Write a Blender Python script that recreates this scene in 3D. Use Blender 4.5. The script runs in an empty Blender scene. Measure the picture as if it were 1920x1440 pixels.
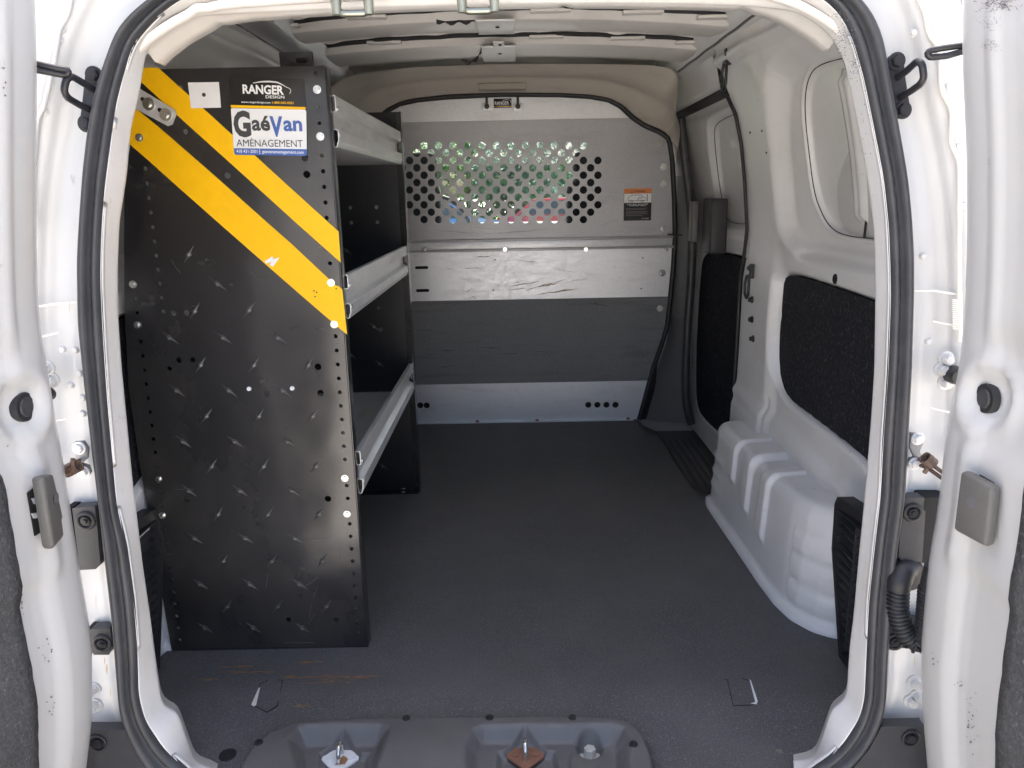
import bpy, bmesh, math, random
import numpy as np
from mathutils import Vector, Matrix, geometry
random.seed(4); RS=np.random.RandomState(7)
S=bpy.context.scene; COL=S.collection
# ---------------------------------------------------------------- camera, world, sun, exposure
# X right, Y into the van, Z up; z=0 is the load floor, metres
F,PI_,YAW,ROLL,CX,CH=1430.,.2435,-.005,.0195,.027,.96
def ray(u,v):
    u2,v2=u-960,v-720
    a=u2*math.cos(ROLL)-v2*math.sin(ROLL); b=u2*math.sin(ROLL)+v2*math.cos(ROLL)
    x,y=a/F,b/F
    Y=math.cos(PI_)-y*math.sin(PI_); Z=-y*math.cos(PI_)-math.sin(PI_)
    return np.array([x*math.cos(YAW)+Y*math.sin(YAW),-x*math.sin(YAW)+Y*math.cos(YAW),Z])
ORG=np.array([CX,0,CH])
def at(u,v,ax,val):
    d=ray(u,v); i='XYZ'.index(ax)
    return ORG+d*(val-ORG[i])/d[i]
def atpl(u,v,p0,n):
    d=ray(u,v); p0=np.array(p0,float); n=np.array(n,float)
    return ORG+d*(np.dot(p0-ORG,n)/np.dot(d,n))
cam=bpy.data.cameras.new('camera'); co=bpy.data.objects.new('camera',cam); COL.objects.link(co)
fw=ray(960,720); dn=ray(960,721)-fw; rt=ray(961,720)-fw
fw/=np.linalg.norm(fw); dn/=np.linalg.norm(dn); rt/=np.linalg.norm(rt)
m=Matrix(((rt[0],-dn[0],-fw[0],CX),(rt[1],-dn[1],-fw[1],0),(rt[2],-dn[2],-fw[2],CH),(0,0,0,1)))
co.matrix_world=m; cam.sensor_width=36; cam.lens=F/1920*36; cam.clip_start=.02; cam.clip_end=900
S.camera=co
S.render.resolution_x=1024; S.render.resolution_y=768
w=bpy.data.worlds.new('World'); S.world=w; w.use_nodes=True
nt=w.node_tree; bg=nt.nodes['Background']; sky=nt.nodes.new('ShaderNodeTexSky'); sky.sky_type='NISHITA'
sky.sun_disc=False; SUN_EL,SUN_AZ=math.radians(64),math.radians(-4)
sky.sun_elevation=SUN_EL; sky.sun_rotation=SUN_AZ; sky.air_density=.7; sky.dust_density=6.0; sky.ozone_density=.2
nt.links.new(sky.outputs[0],bg.inputs[0]); bg.inputs[1].default_value=.15
sl=bpy.data.lights.new('sun','SUN'); sl.energy=4.0; sl.angle=math.radians(.6); sl.color=(1,.96,.9)
so=bpy.data.objects.new('sun',sl); COL.objects.link(so)
sd=Vector((math.sin(SUN_AZ)*math.cos(SUN_EL),math.cos(SUN_AZ)*math.cos(SUN_EL),math.sin(SUN_EL)))
so.rotation_euler=sd.to_track_quat('Z','Y').to_euler()
S.view_settings.view_transform='Standard'; S.view_settings.look='None'; S.view_settings.exposure=2.45; S.view_settings.gamma=1
S.render.engine='CYCLES'
S.cycles.max_bounces=10; S.cycles.diffuse_bounces=6
# ---------------------------------------------------------------- materials
def mat(name,col,rough=.5,metal=0,spec=.5,coat=0,noise=None,bump=None,stain=None,spots=None,alpha=None,trans=0,rvar=None):
    """noise=(scale,amount) value variation; bump=(scale,strength,dist); stain=(colour,scale,threshold,amount,stretch)"""
    m=bpy.data.materials.new(name); m.use_nodes=True; n=m.node_tree; L=n.links; b=n.nodes['Principled BSDF']
    b.inputs['Roughness'].default_value=rough; b.inputs['Metallic'].default_value=metal
    b.inputs['Specular IOR Level'].default_value=spec; b.inputs['Coat Weight'].default_value=coat
    b.inputs['Coat Roughness'].default_value=.08
    b.inputs['Transmission Weight'].default_value=trans
    tc=n.nodes.new('ShaderNodeTexCoord'); P=tc.outputs['Object']
    def N(scale,detail=4,rough_=.6,stretch=None,off=0):
        mp=n.nodes.new('ShaderNodeMapping'); L.new(P,mp.inputs[0])
        mp.inputs['Scale'].default_value=stretch or (1,1,1); mp.inputs['Location'].default_value=(off,off*.7,off*1.3)
        t=n.nodes.new('ShaderNodeTexNoise'); t.inputs['Scale'].default_value=scale; t.inputs['Detail'].default_value=detail
        t.inputs['Roughness'].default_value=rough_; L.new(mp.outputs[0],t.inputs[0]); return t.outputs[0]
    def ramp(f,a,c,o0=0,o1=1):
        r=n.nodes.new('ShaderNodeMapRange'); L.new(f,r.inputs[0]); r.inputs[1].default_value=a; r.inputs[2].default_value=c
        r.inputs[3].default_value=o0; r.inputs[4].default_value=o1; return r.outputs[0]
    def mix(fac,A,B,mode='MIX'):
        x=n.nodes.new('ShaderNodeMix'); x.data_type='RGBA'; x.blend_type=mode
        if isinstance(fac,float): x.inputs[0].default_value=fac
        else: L.new(fac,x.inputs[0])
        for s,val in ((6,A),(7,B)):
            if isinstance(val,tuple): x.inputs[s].default_value=(*val[:3],1)
            else: L.new(val,x.inputs[s])
        return x.outputs[2]
    cur=tuple(col)
    if noise:
        for k,(sc,am) in enumerate(noise if isinstance(noise,list) else [noise]):
            f=ramp(N(sc,5,.65,off=k*3.1),.2,.8)
            dark=tuple(c*(1-am) for c in col); lite=tuple(min(1,c*(1+am)) for c in col)
            cur2=mix(f,dark,lite)
            cur=cur2 if isinstance(cur,tuple) else mix(.5,cur,cur2)
    for k,s in enumerate(stain or []):
        c,sc,th,am,st=s
        f=ramp(N(sc,6,.65,stretch=st,off=5+k*4.7),th-(.08 if sc<20 else 0),th+(.28 if sc<20 else .12),0,am); cur=mix(f,cur,tuple(c))
    if isinstance(cur,tuple): b.inputs['Base Color'].default_value=(*cur,1)
    else: L.new(cur,b.inputs['Base Color'])
    if rvar:
        L.new(ramp(N(rvar[0],5,.6,off=9),.2,.85,rough-rvar[1],rough+rvar[1]),b.inputs['Roughness'])
    if bump:
        bl=bump if isinstance(bump,list) else [bump]; prev=None
        for k,(sc,st,di) in enumerate(bl):
            bn=n.nodes.new('ShaderNodeBump'); bn.inputs['Strength'].default_value=st; bn.inputs['Distance'].default_value=di
            L.new(N(sc,3,.6,off=k*2.2),bn.inputs['Height'])
            if prev: L.new(prev,bn.inputs['Normal'])
            prev=bn.outputs[0]
        L.new(prev,b.inputs['Normal'])
    if alpha is not None: b.inputs['Alpha'].default_value=alpha
    return m
DIRT=(.33,.27,.2); SCUFF=(.12,.11,.11)
M={}
M['paint']=mat('white_body_paint',(.55,.55,.54),.34,coat=.25,noise=[(1.5,.03),(14,.02)],bump=(2.5,.06,.01),
   stain=[((.55,.50,.40),3,.62,.35,(1,1,.5)),(SCUFF,26,.70,.7,(1,1,.6)),(SCUFF,60,.74,.6,(.5,.5,1.6))],rvar=(8,.03))
M['inner']=mat('inner_white_paint',(.80,.80,.795),.38,coat=.18,noise=[(2,.04),(18,.02)],bump=(3,.05,.008),
   stain=[(DIRT,5,.60,.3,(1,1,1)),(SCUFF,45,.675,.6,(.7,.4,1.2)),((.35,.27,.2),60,.69,.5,(.4,.4,1)),((.3,.3,.3),110,.69,.5,(.6,.4,1))],rvar=(7,.03))
M['roof']=mat('roof_primer_paint',(.80,.78,.75),.34,coat=.1,noise=[(3,.07),(20,.03)],stain=[((.35,.30,.24),12,.63,.45,(.5,1,1))],bump=(8,.2,.006))
M['lip']=mat('scuffed_flange_paint',(.78,.77,.75),.35,noise=[(4,.05),(30,.04)],
   stain=[((.5,.42,.3),6,.6,.4,(1,1,.4)),(SCUFF,22,.66,.85,(1,1,.7)),(SCUFF,85,.68,.7,(1,1,.5))],bump=(30,.2,.002))
M['seal']=mat('door_seal_rubber',(.045,.047,.052),.45,noise=(25,.3),bump=(120,.25,.001),stain=[((.16,.15,.14),14,.62,.5,(1,1,.3))])
M['rubber']=mat('black_rubber',(.022,.022,.024),.5,noise=(30,.3),bump=(150,.2,.001))
M['plastic']=mat('dark_textured_plastic',(.13,.127,.125),.42,noise=(12,.15),bump=(420,.45,.0015),stain=[((.2,.19,.18),6,.63,.35,(1,1,1))])
M['bumper']=mat('bumper_plastic',(.042,.042,.045),.5,noise=(8,.12),bump=(500,.5,.001),stain=[((.16,.15,.14),5,.6,.4,(1,1,1))])
M['greyplastic']=mat('grey_lever_plastic',(.12,.117,.11),.5,noise=(20,.08),bump=(350,.5,.0015))
M['powder']=mat('black_powder_coat',(.019,.019,.021),.2,spec=.8,noise=(3,.3),bump=[(1.8,.55,.02),(300,.06,.0006)],
   stain=[((.12,.11,.095),3.0,.56,.38,(1,1,.6)),((.16,.15,.14),26,.66,.3,(.6,1,1.2)),((.2,.19,.18),60,.70,.45,(.3,1,2.2)),((.22,.2,.18),30,.72,.4,(1.6,1,.5))],rvar=(4,.1))
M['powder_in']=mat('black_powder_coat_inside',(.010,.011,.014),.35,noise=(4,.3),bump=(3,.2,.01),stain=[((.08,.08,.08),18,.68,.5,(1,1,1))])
M['tread']=mat('worn_tread_black',(.04,.04,.042),.32,spec=.6,noise=(60,.3),stain=[((.34,.33,.32),90,.52,.6,(1,1,1))])
M['yellow']=mat('yellow_reflective_tape',(.95,.525,.002),.42,spec=.3,noise=(40,.05),stain=[((.25,.16,.03),45,.70,.5,(1,1,1))])
M['galv']=mat('galvanised_steel',(.68,.69,.71),.42,metal=.5,noise=[(90,.16),(6,.08)],bump=(60,.1,.001),
   stain=[((.36,.28,.2),7,.60,.45,(1,1,4)),((.16,.16,.16),24,.66,.5,(.5,1,2.5))],rvar=(40,.1))
M['galvdark']=mat('grey_coated_steel',(.40,.40,.41),.42,metal=.3,noise=[(240,.28),(5,.1)],bump=(300,.2,.0006),
   stain=[((.1,.1,.1),6,.60,.45,(.5,1,2.5)),((.45,.44,.43),34,.68,.4,(1,1,2))],rvar=(6,.08))
M['alu']=mat('worn_aluminium',(.84,.85,.85),.36,metal=.5,noise=[(12,.12),(120,.1)],bump=(40,.15,.001),
   stain=[((.25,.24,.22),9,.58,.6,(1,.25,1.5)),((.2,.2,.2),45,.66,.6,(1,.3,1))],rvar=(18,.1))
M['felt']=mat('grey_felt_band',(.20,.205,.21),.85,noise=[(260,.55),(6,.12)],bump=(350,.5,.001),stain=[((.05,.05,.05),9,.62,.6,(.35,1,3))])
M['carpet']=mat('black_needle_carpet',(.024,.025,.030),.95,spec=.15,noise=[(150,.9),(20,.3)],bump=[(180,1,.004),(60,.5,.003)],
   stain=[((.11,.11,.125),150,.55,.75,(1,1,.6)),((.10,.10,.11),170,.58,.6,(.5,.5,1.4)),((.05,.045,.04),8,.6,.4,(1,1,1))])
M['sunlitcarpet']=mat('sunlit_door_carpet',(.085,.087,.09),.95,spec=.15,noise=[(160,.7),(14,.35)],bump=[(200,1,.003),(50,.6,.004)],
   stain=[((.25,.25,.25),150,.57,.6,(1,1,1)),((.2,.19,.18),9,.6,.3,(1,1,1))])  # black carpet again, sunlight put into its lighter colour
M['mat']=mat('black_rubber_floor_mat',(.118,.116,.115),.6,spec=.35,noise=[(300,.8),(3,.2),(14,.15)],bump=[(330,1,.003),(40,.15,.002)],
   stain=[((.30,.30,.30),330,.555,.95,(1,1,1)),((.012,.012,.013),300,.60,.9,(1,1,1)),((.21,.205,.195),2.2,.54,.5,(1,1,1)),((.12,.09,.06),5,.64,.3,(1,1,1)),((.10,.10,.10),1.6,.6,.3,(1,1,1))],rvar=(5,.06))
M['rust']=mat('rusty_steel',(.30,.15,.10),.7,metal=.3,noise=[(90,.4),(20,.3)],bump=(150,.6,.001),stain=[((.6,.55,.5),40,.6,.5,(1,1,1))])
M['ruststain']=mat('rust_stain',(.34,.18,.08),.7,noise=(60,.4))
M['linkrust']=mat('dark_rusty_link',(.17,.12,.095),.55,metal=.5,noise=[(60,.5)],bump=(90,.5,.001),stain=[((.34,.14,.06),50,.55,.7,(1,1,1))])
M['zinc']=mat('zinc_plated_steel',(.68,.69,.66),.22,metal=.9,noise=(60,.15),stain=[((.4,.25,.15),60,.66,.5,(1,1,1))])
M['zincgrey']=mat('dull_grey_metal',(.26,.26,.27),.45,metal=.4,noise=(40,.15))
M['boltgrey']=mat('pale_zinc_bolt',(.70,.70,.64),.35,metal=.35,noise=(60,.12),stain=[((.4,.28,.16),60,.6,.6,(1,1,1))])
M['latch']=mat('yellow_zinc_latch',(.33,.34,.28),.3,metal=.85,noise=(30,.2),stain=[((.3,.25,.15),40,.62,.4,(1,1,1))])
M['blackmetal']=mat('worn_black_metal',(.022,.022,.026),.38,noise=(60,.3),bump=(120,.4,.001),stain=[((.22,.17,.13),50,.66,.7,(1,1,1))])
M['white']=mat('white_vinyl',(.82,.83,.84),.35,noise=(30,.03))
M['blackprint']=mat('black_print',(.03,.03,.03),.4); M['greyprint']=mat('dark_grey_print',(.055,.055,.055),.4)
M['blue']=mat('blue_print',(.055,.13,.42),.4); M['orange']=mat('orange_print',(.72,.22,.04),.45)
M['labelblack']=mat('glossy_black_label',(.022,.021,.02),.2,noise=(8,.2))
M['headliner']=mat('beige_headliner',(.74,.68,.60),.9,spec=.2,noise=[(5,.08),(60,.06)],bump=(250,.3,.001),stain=[((.2,.17,.14),6,.62,.4,(1,1,1))])
M['greytrim']=mat('grey_pillar_trim',(.13,.13,.135),.5,noise=(9,.1),bump=(350,.3,.001))
M['beigetrim']=mat('beige_pillar_trim',(.38,.35,.31),.6,noise=(9,.06))
M['sealer']=mat('cream_seam_sealer',(.78,.75,.67),.4,noise=(30,.06))
M['dark']=mat('deep_black',(.006,.006,.006),.8)
M['seatcloth']=mat('black_seat_cloth',(.015,.015,.017),.95,noise=(60,.3),bump=(200,.4,.001))
def glass(name,tint):
    m=bpy.data.materials.new(name); m.use_nodes=True; n=m.node_tree; n.nodes.clear()
    o=n.nodes.new('ShaderNodeOutputMaterial'); g=n.nodes.new('ShaderNodeBsdfGlossy'); g.inputs[1].default_value=.03
    t=n.nodes.new('ShaderNodeBsdfTransparent'); t.inputs[0].default_value=(*tint,1); x=n.nodes.new('ShaderNodeMixShader')
    x.inputs[0].default_value=.06; n.links.new(t.outputs[0],x.inputs[1]); n.links.new(g.outputs[0],x.inputs[2]); n.links.new(x.outputs[0],o.inputs[0]); return m
M['glass']=glass('windscreen_glass',(.62,.69,.66))
M['asphalt']=mat('weathered_asphalt',(.39,.37,.335),.9,noise=[(120,.5),(2,.15)],bump=(150,.6,.004),stain=[((.2,.2,.2),140,.6,.5,(1,1,1))])
M['concrete']=mat('pale_concrete',(.42,.42,.40),.85,noise=[(3,.1),(60,.08)],bump=(60,.3,.002))
M['grass']=mat('lawn_grass',(.10,.22,.03),.9,noise=[(9,.35),(60,.4)],bump=(40,1,.02))
M['leaf1']=mat('maple_leaves',(.09,.20,.03),.7,noise=(3,.4)); M['leaf2']=mat('blue_green_needles',(.07,.13,.10),.8,noise=(3,.4))
M['bark']=mat('bark',(.10,.075,.055),.9,noise=(20,.3),bump=(40,.8,.01))
M['siding']=mat('pale_teal_siding',(.34,.44,.46),.7,noise=(4,.06)); M['roofing']=mat('brown_roofing',(.10,.085,.08),.9,noise=(10,.2))
M['redpaint']=mat('red_car_paint',(.45,.02,.03),.2,coat=1); M['bluepaint']=mat('blue_car_paint',(.05,.16,.42),.2,coat=1)
M['carglass']=mat('dark_car_glass',(.02,.03,.035),.06,spec=.8)
# ---------------------------------------------------------------- mesh helpers
class MB:
    def __init__(s): s.v=[]; s.f=[]; s.sm=[]
    def add(s,vs,fs,smooth=False):
        o=len(s.v); s.v+=[tuple(map(float,p)) for p in vs]; s.f+=[tuple(i+o for i in f) for f in fs]; s.sm+=[smooth]*len(fs); return s
    def box(s,a,b,bev=0):
        a=np.minimum(a,b) if not isinstance(a,tuple) else np.array(a,float); b=np.array(b,float); a,b=np.minimum(a,b),np.maximum(a,b)
        if bev<=0:
            vs=[(x,y,z) for x in (a[0],b[0]) for y in (a[1],b[1]) for z in (a[2],b[2])]
            return s.add(vs,[(0,1,3,2),(4,6,7,5),(0,4,5,1),(2,3,7,6),(0,2,6,4),(1,5,7,3)])
        bm=bmesh.new(); bmesh.ops.create_cube(bm,size=1)
        for v in bm.verts: v.co=Vector([(a[i]+b[i])/2+v.co[i]*(b[i]-a[i]) for i in range(3)])
        bmesh.ops.bevel(bm,geom=list(bm.edges),offset=bev,segments=2,affect='EDGES',profile=.6)
        return s.bm(bm,True)
    def bm(s,bm,smooth=False):
        bm.verts.index_update(); s.add([v.co[:] for v in bm.verts],[[v.index for v in f.verts] for f in bm.faces],smooth); bm.free(); return s
    def cyl(s,p,q,r,n=16,r2=None,cap=True,smooth=True):
        p=Vector(p);q=Vector(q);d=(q-p).normalized(); a=d.orthogonal().normalized(); b=d.cross(a); r2=r if r2 is None else r2
        vs=[];
        for k in range(n):
            t=2*math.pi*k/n; e=a*math.cos(t)+b*math.sin(t); vs+=[p+e*r,q+e*r2]
        s.add(vs,[(2*k,2*((k+1)%n),2*((k+1)%n)+1,2*k+1) for k in range(n)],smooth)
        if cap: s.add([vs[2*k] for k in range(n)][::-1],[tuple(range(n))]); s.add([vs[2*k+1] for k in range(n)],[tuple(range(n))])
        return s
    def tube(s,pts,r,n=8,rad=None):
        pts=[Vector(p) for p in pts]; N=len(pts); rings=[]; ref=None
        for i,p in enumerate(pts):
            d=(pts[min(i+1,N-1)]-pts[max(i-1,0)]).normalized()
            if ref is None: ref=d.orthogonal().normalized()
            ref=(ref-d*ref.dot(d)).normalized(); b=d.cross(ref); rr=rad[i] if rad else r
            rings.append([p+(ref*math.cos(2*math.pi*k/n)+b*math.sin(2*math.pi*k/n))*rr for k in range(n)])
        vs=[v for R in rings for v in R]
        s.add(vs,[(i*n+k,i*n+(k+1)%n,(i+1)*n+(k+1)%n,(i+1)*n+k) for i in range(N-1) for k in range(n)],True)
        s.add(rings[0][::-1],[tuple(range(n))]); s.add(rings[-1],[tuple(range(n))]); return s
    def grid(s,G,smooth=True,flip=False):
        G=np.asarray(G); a,b=G.shape[:2]
        vs=[tuple(p) for p in G.reshape(-1,3)]
        fs=[(i*b+j,(i+1)*b+j,(i+1)*b+j+1,i*b+j+1) for i in range(a-1) for j in range(b-1)]
        if flip: fs=[f[::-1] for f in fs]
        return s.add(vs,fs,smooth)
    def bolt(s,p,d,r=.007,h=.006,washer=1.45):
        p=Vector(p); d=Vector(d).normalized(); s.cyl(p,p+d*h*.35,r*washer,18); s.cyl(p+d*h*.35,p+d*h*1.1,r,6,r*.93,smooth=False)
        return s.cyl(p+d*h*1.1,p+d*h*1.25,r*.7,12)
    def obj(s,name,m,parent=None,label=None,**kw):
        me=bpy.data.meshes.new(name); me.from_pydata(s.v,[],s.f); me.polygons.foreach_set('use_smooth',s.sm); me.update()
        return link(name,me,m,parent,label,**kw)
def link(name,me,m=None,parent=None,label=None,**kw):
    o=bpy.data.objects.new(name,me); COL.objects.link(o)
    if m is not None and not me.materials: me.materials.append(M[m] if isinstance(m,str) else m)
    if parent is not None: o.parent=parent; 
    if label: o['label']=label
    for k,v in kw.items(): o[k]=v
    return o
def thing(name,loc,label,cat,group=None):
    o=bpy.data.objects.new(name,None); COL.objects.link(o); o.location=loc; o.empty_display_size=.1; o['label']=label; o['category']=cat
    if group: o['group']=group
    return o
def solid(o,t,off=-1):
    md=o.modifiers.new('solid','SOLIDIFY'); md.thickness=t; md.offset=off; return o
def bevelm(o,wd,seg=2,ang=.6):
    md=o.modifiers.new('bevel','BEVEL'); md.width=wd; md.segments=seg; md.limit_method='ANGLE'; md.angle_limit=ang; return o
def sheet(outline,holes,t,place):
    """flat sheet of thickness t from a 2D outline and 2D holes; place(x,y,h) puts it in the world. Real cut holes."""
    cu=bpy.data.curves.new('tmp','CURVE'); cu.dimensions='2D'; cu.fill_mode='BOTH'; cu.extrude=.5
    for pl in [outline]+holes:
        sp=cu.splines.new('POLY'); sp.points.add(len(pl)-1); sp.use_cyclic_u=True
        for i,p in enumerate(pl): sp.points[i].co=(p[0],p[1],0,1)
    ob=bpy.data.objects.new('tmp',cu); me=bpy.data.meshes.new_from_object(ob)
    vs=[place(v.co.x,v.co.y,(v.co.z+.5)*t) for v in me.vertices]; fs=[tuple(p.vertices) for p in me.polygons]
    bpy.data.objects.remove(ob); bpy.data.curves.remove(cu); bpy.data.meshes.remove(me)
    return MB().add(vs,fs)
def circ(x,y,r,n=14): return [(x+r*math.cos(2*math.pi*k/n),y+r*math.sin(2*math.pi*k/n)) for k in range(n)]
def rrect(x0,y0,x1,y1,r,n=5):
    P=[]
    for cx,cy,a0 in ((x1-r,y1-r,0),(x0+r,y1-r,90),(x0+r,y0+r,180),(x1-r,y0+r,270)):
        for k in range(n+1):
            a=math.radians(a0+90*k/n); P.append((cx+r*math.cos(a),cy+r*math.sin(a)))
    return P
def text(s,size,place,h=.0003,offset=0,sx=1,align='LEFT',shear=0):
    cu=bpy.data.curves.new('tmp','FONT'); cu.body=s; cu.size=1; cu.offset=offset; cu.align_x=align; cu.shear=shear; cu.resolution_u=3
    ob=bpy.data.objects.new('tmp',cu); me=bpy.data.meshes.new_from_object(ob)
    vs=[place(v.co.x*size*sx,v.co.y*size,h) for v in me.vertices]; fs=[tuple(p.vertices) for p in me.polygons]
    wd=max(v.co.x for v in me.vertices)*size*sx
    bpy.data.objects.remove(ob); bpy.data.curves.remove(cu); bpy.data.meshes.remove(me)
    return MB().add(vs,fs),wd
def textw(s,width,height,place,h=.0003,offset=0):
    """text scaled to an exact width and capital height, lower left at origin"""
    cu=bpy.data.curves.new('tmp','FONT'); cu.body=s; cu.offset=offset; cu.resolution_u=3
    ob=bpy.data.objects.new('tmp',cu); me=bpy.data.meshes.new_from_object(ob)
    xs=[v.co.x for v in me.vertices]; x0,x1=min(xs),max(xs)
    vs=[place((v.co.x-x0)/(x1-x0)*width,v.co.y/.73*height,h) for v in me.vertices]; fs=[tuple(p.vertices) for p in me.polygons]
    bpy.data.objects.remove(ob); bpy.data.curves.remove(cu); bpy.data.meshes.remove(me)
    return MB().add(vs,fs)
def sstep(x,a,b):
    t=np.clip((x-a)/(b-a),0,1); return t*t*(3-2*t)
def sdf(X,Y,poly):
    """signed distance to a polygon, positive inside"""
    P=np.array(poly,float); Q=np.roll(P,-1,0); d=np.full(X.shape,1e9); ins=np.zeros(X.shape,bool)
    for (x0,y0),(x1,y1) in zip(P,Q):
        ex,ey=x1-x0,y1-y0; t=np.clip(((X-x0)*ex+(Y-y0)*ey)/(ex*ex+ey*ey+1e-12),0,1)
        d=np.minimum(d,np.hypot(X-x0-t*ex,Y-y0-t*ey))
        c=((y0>Y)!=(y1>Y))&(X<(ex*(Y-y0)/(ey if abs(ey)>1e-12 else 1e-12)+x0)); ins^=c
    return np.where(ins,d,-d)
def resample(pts,n):
    P=np.array(pts,float); s=np.r_[0,np.cumsum(np.linalg.norm(np.diff(P,axis=0),axis=1))]; t=np.linspace(0,s[-1],n)
    return np.stack([np.interp(t,s,P[:,i]) for i in range(P.shape[1])],1)
def smooth(P,k=2):
    P=np.array(P,float)
    for _ in range(k): Q=P.copy(); Q[1:-1]=.25*P[:-2]+.5*P[1:-1]+.25*P[2:]; P=Q
    return P
def lerp(a,b,t): return np.array(a)*(1-t)+np.array(b)*t

VAN=thing('cargo_van',(0,0,0),'white cargo van with its two rear doors open, seen from behind into the load bay','van')
# ---------------------------------------------------------------- rear opening: lip, seal, body pillars
TILT=np.array([0,1,-.05]); AP0=np.array([0,1.075,0])          # plane of the rear opening leans forward at the top
def ap(u,v,dy=0): return atpl(u,v,AP0+np.array([0,dy,0]),TILT)
SO_L=[(285,1440),(262,1402),(244,1361),(232,1324),(225,1237),(217,1144),(204,1031),(193,919),(189,911),(177,790),(167,703),(156,600),(155,481),(160,400),(167,312),(175,243),(188,174),(208,115),(229,59),(262,22),(292,0)]
SI_L=[(352,1436),(307,1399),(276,1350),(262,1301),(261,1219),(255,1132),(240,1020),(225,919),(222,946),(205,755),(198,651),(192,530),(192,500),(194,434),(200,347),(212,260),(222,191),(236,139),(253,83),(295,35),(338,2)]
SO_R=[(1560,1440),(1585,1429),(1619,1391),(1641,1350),(1653,1312),(1656,1237),(1664,1125),(1675,1012),(1688,930),(1693,837),(1700,693),(1704,548),(1704,470),(1700,407),(1693,336),(1681,266),(1665,177),(1647,74),(1630,32),(1605,0)]
SI_R=[(1525,1433),(1551,1418),(1585,1384),(1609,1343),(1619,1305),(1622,1219),(1626,1125),(1638,1012),(1648,930),(1652,837),(1662,693),(1667,548),(1665,480),(1663,425),(1654,336),(1637,248),(1615,142),(1594,71),(1573,28),(1545,0)]
LI_L=[(364,1434),(345,1376),(330,1331),(307,1331),(300,1312),(291,1245),(281,1162),(266,1061),(255,967),(246,894),(236,790),(226,686),(219,581),(219,500),(222,417),(236,330),(243,243),(260,174),(271,97),(300,60),(358,31)]
LI_R=[(1529,1425),(1547,1372),(1562,1324),(1581,1322),(1589,1305),(1594,1219),(1602,1155),(1611,1050),(1620,962),(1626,891),(1634,801),(1641,693),(1643,566),(1642,480),(1640,425),(1626,319),(1605,212),(1583,106),(1550,55),(1493,20)]
SO_L.remove((189,911)); SI_L.remove((225,919))
def loop(L,R,dy,top,bot,n=220):
    A=[ap(u,v,dy) for u,v in L]; B=[ap(u,v,dy) for u,v in R[::-1]]
    ya,yb=A[-1],B[0]; mid=[]
    for k in range(1,12):
        t=k/12; x=lerp(ya,yb,t); arch=math.sin(math.pi*t)**.6; z=x[2]+(top-x[2])*arch
        mid.append(np.array([x[0],AP0[1]+dy+.05*z,z]))
    a0,b0=A[0],B[-1]
    A=[np.array([a0[0]*.93,a0[1],bot])]+A; B=B+[np.array([b0[0]*.93,b0[1],bot])]
    return smooth(resample(A+mid+B,n),2)
NL=300
seal_o=loop(SO_L,SO_R,0,1.335,-.02,NL); seal_i=loop(SI_L,SI_R,0,1.30,-.008,NL); lip_i=loop(LI_L,LI_R,.045,1.222,-.0,NL)
prof=[(0,0),(.02,.010),(.08,.018),(.2,.023),(.36,.022),(.46,.015),(.52,.007),(.58,.007),(.64,.012),(.75,.014),(.88,.012),(.97,.006),(1,0)]
G=[[seal_o[i]*(1-t)+seal_i[i]*t+np.array([0,-h-.002,0]) for t,h in prof] for i in range(NL)]
MB().grid(G,flip=False).obj('door_seal','seal',VAN,'black rubber weatherstrip round the rear opening')
# stitched crease bead running round the seal
bead=MB()
for i in range(10,NL-10,1):
    if i%2==0:
        p=seal_o[i]*.42+seal_i[i]*.58+np.array([0,-.0085,0]); q=seal_o[i+1]*.42+seal_i[i+1]*.58+np.array([0,-.0085,0]); bead.tube([p,q],.0016,5)
bead.obj('seal_stitching','rubber',VAN,kind='stuff')
# lip: seal inner edge -> flat flange -> inner edge -> returns into the side
wallX=[]
def outw(p,dx,dy):
    c=np.array([0,p[1],.62]); d=(p-c); d[1]=0; L=np.linalg.norm(d); return p+d/L*dx+np.array([0,dy,0])
G=[]
for i in range(NL):
    a,b=seal_i[i],lip_i[i]
    G.append([outw(a,.012,.014),a+(0,.006,0),lerp(a,b,.10)+(0,-.010,0),lerp(a,b,.2)+(0,-.012,0),lerp(a,b,.45)+(0,-.008,0),lerp(a,b,.8)+(0,-.004,0),lerp(a,b,.95)+(0,-.0005,0),b+(0,.003,0),outw(b,.006,.01),outw(b,.03,.05),outw(b,.10,.12),outw(b,.19,.16)])
MB().grid(G,flip=False).obj('opening_lip','lip',VAN,'scuffed white flange inside the rear seal')
# body pillar skin outside the seal
OUT=[(-.80,-.25),(-.805,0),(-.80,.3),(-.79,.55),(-.775,.8),(-.735,1.0),(-.685,1.14),(-.655,1.22),(-.61,1.30),(-.52,1.36),(-.3,1.40),(0,1.415)]
OUT=OUT+[(-x,z) for x,z in OUT[::-1][1:]]
outl=smooth(resample([(x,AP0[1]+.05*z,z) for x,z in OUT],NL),2)
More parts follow.
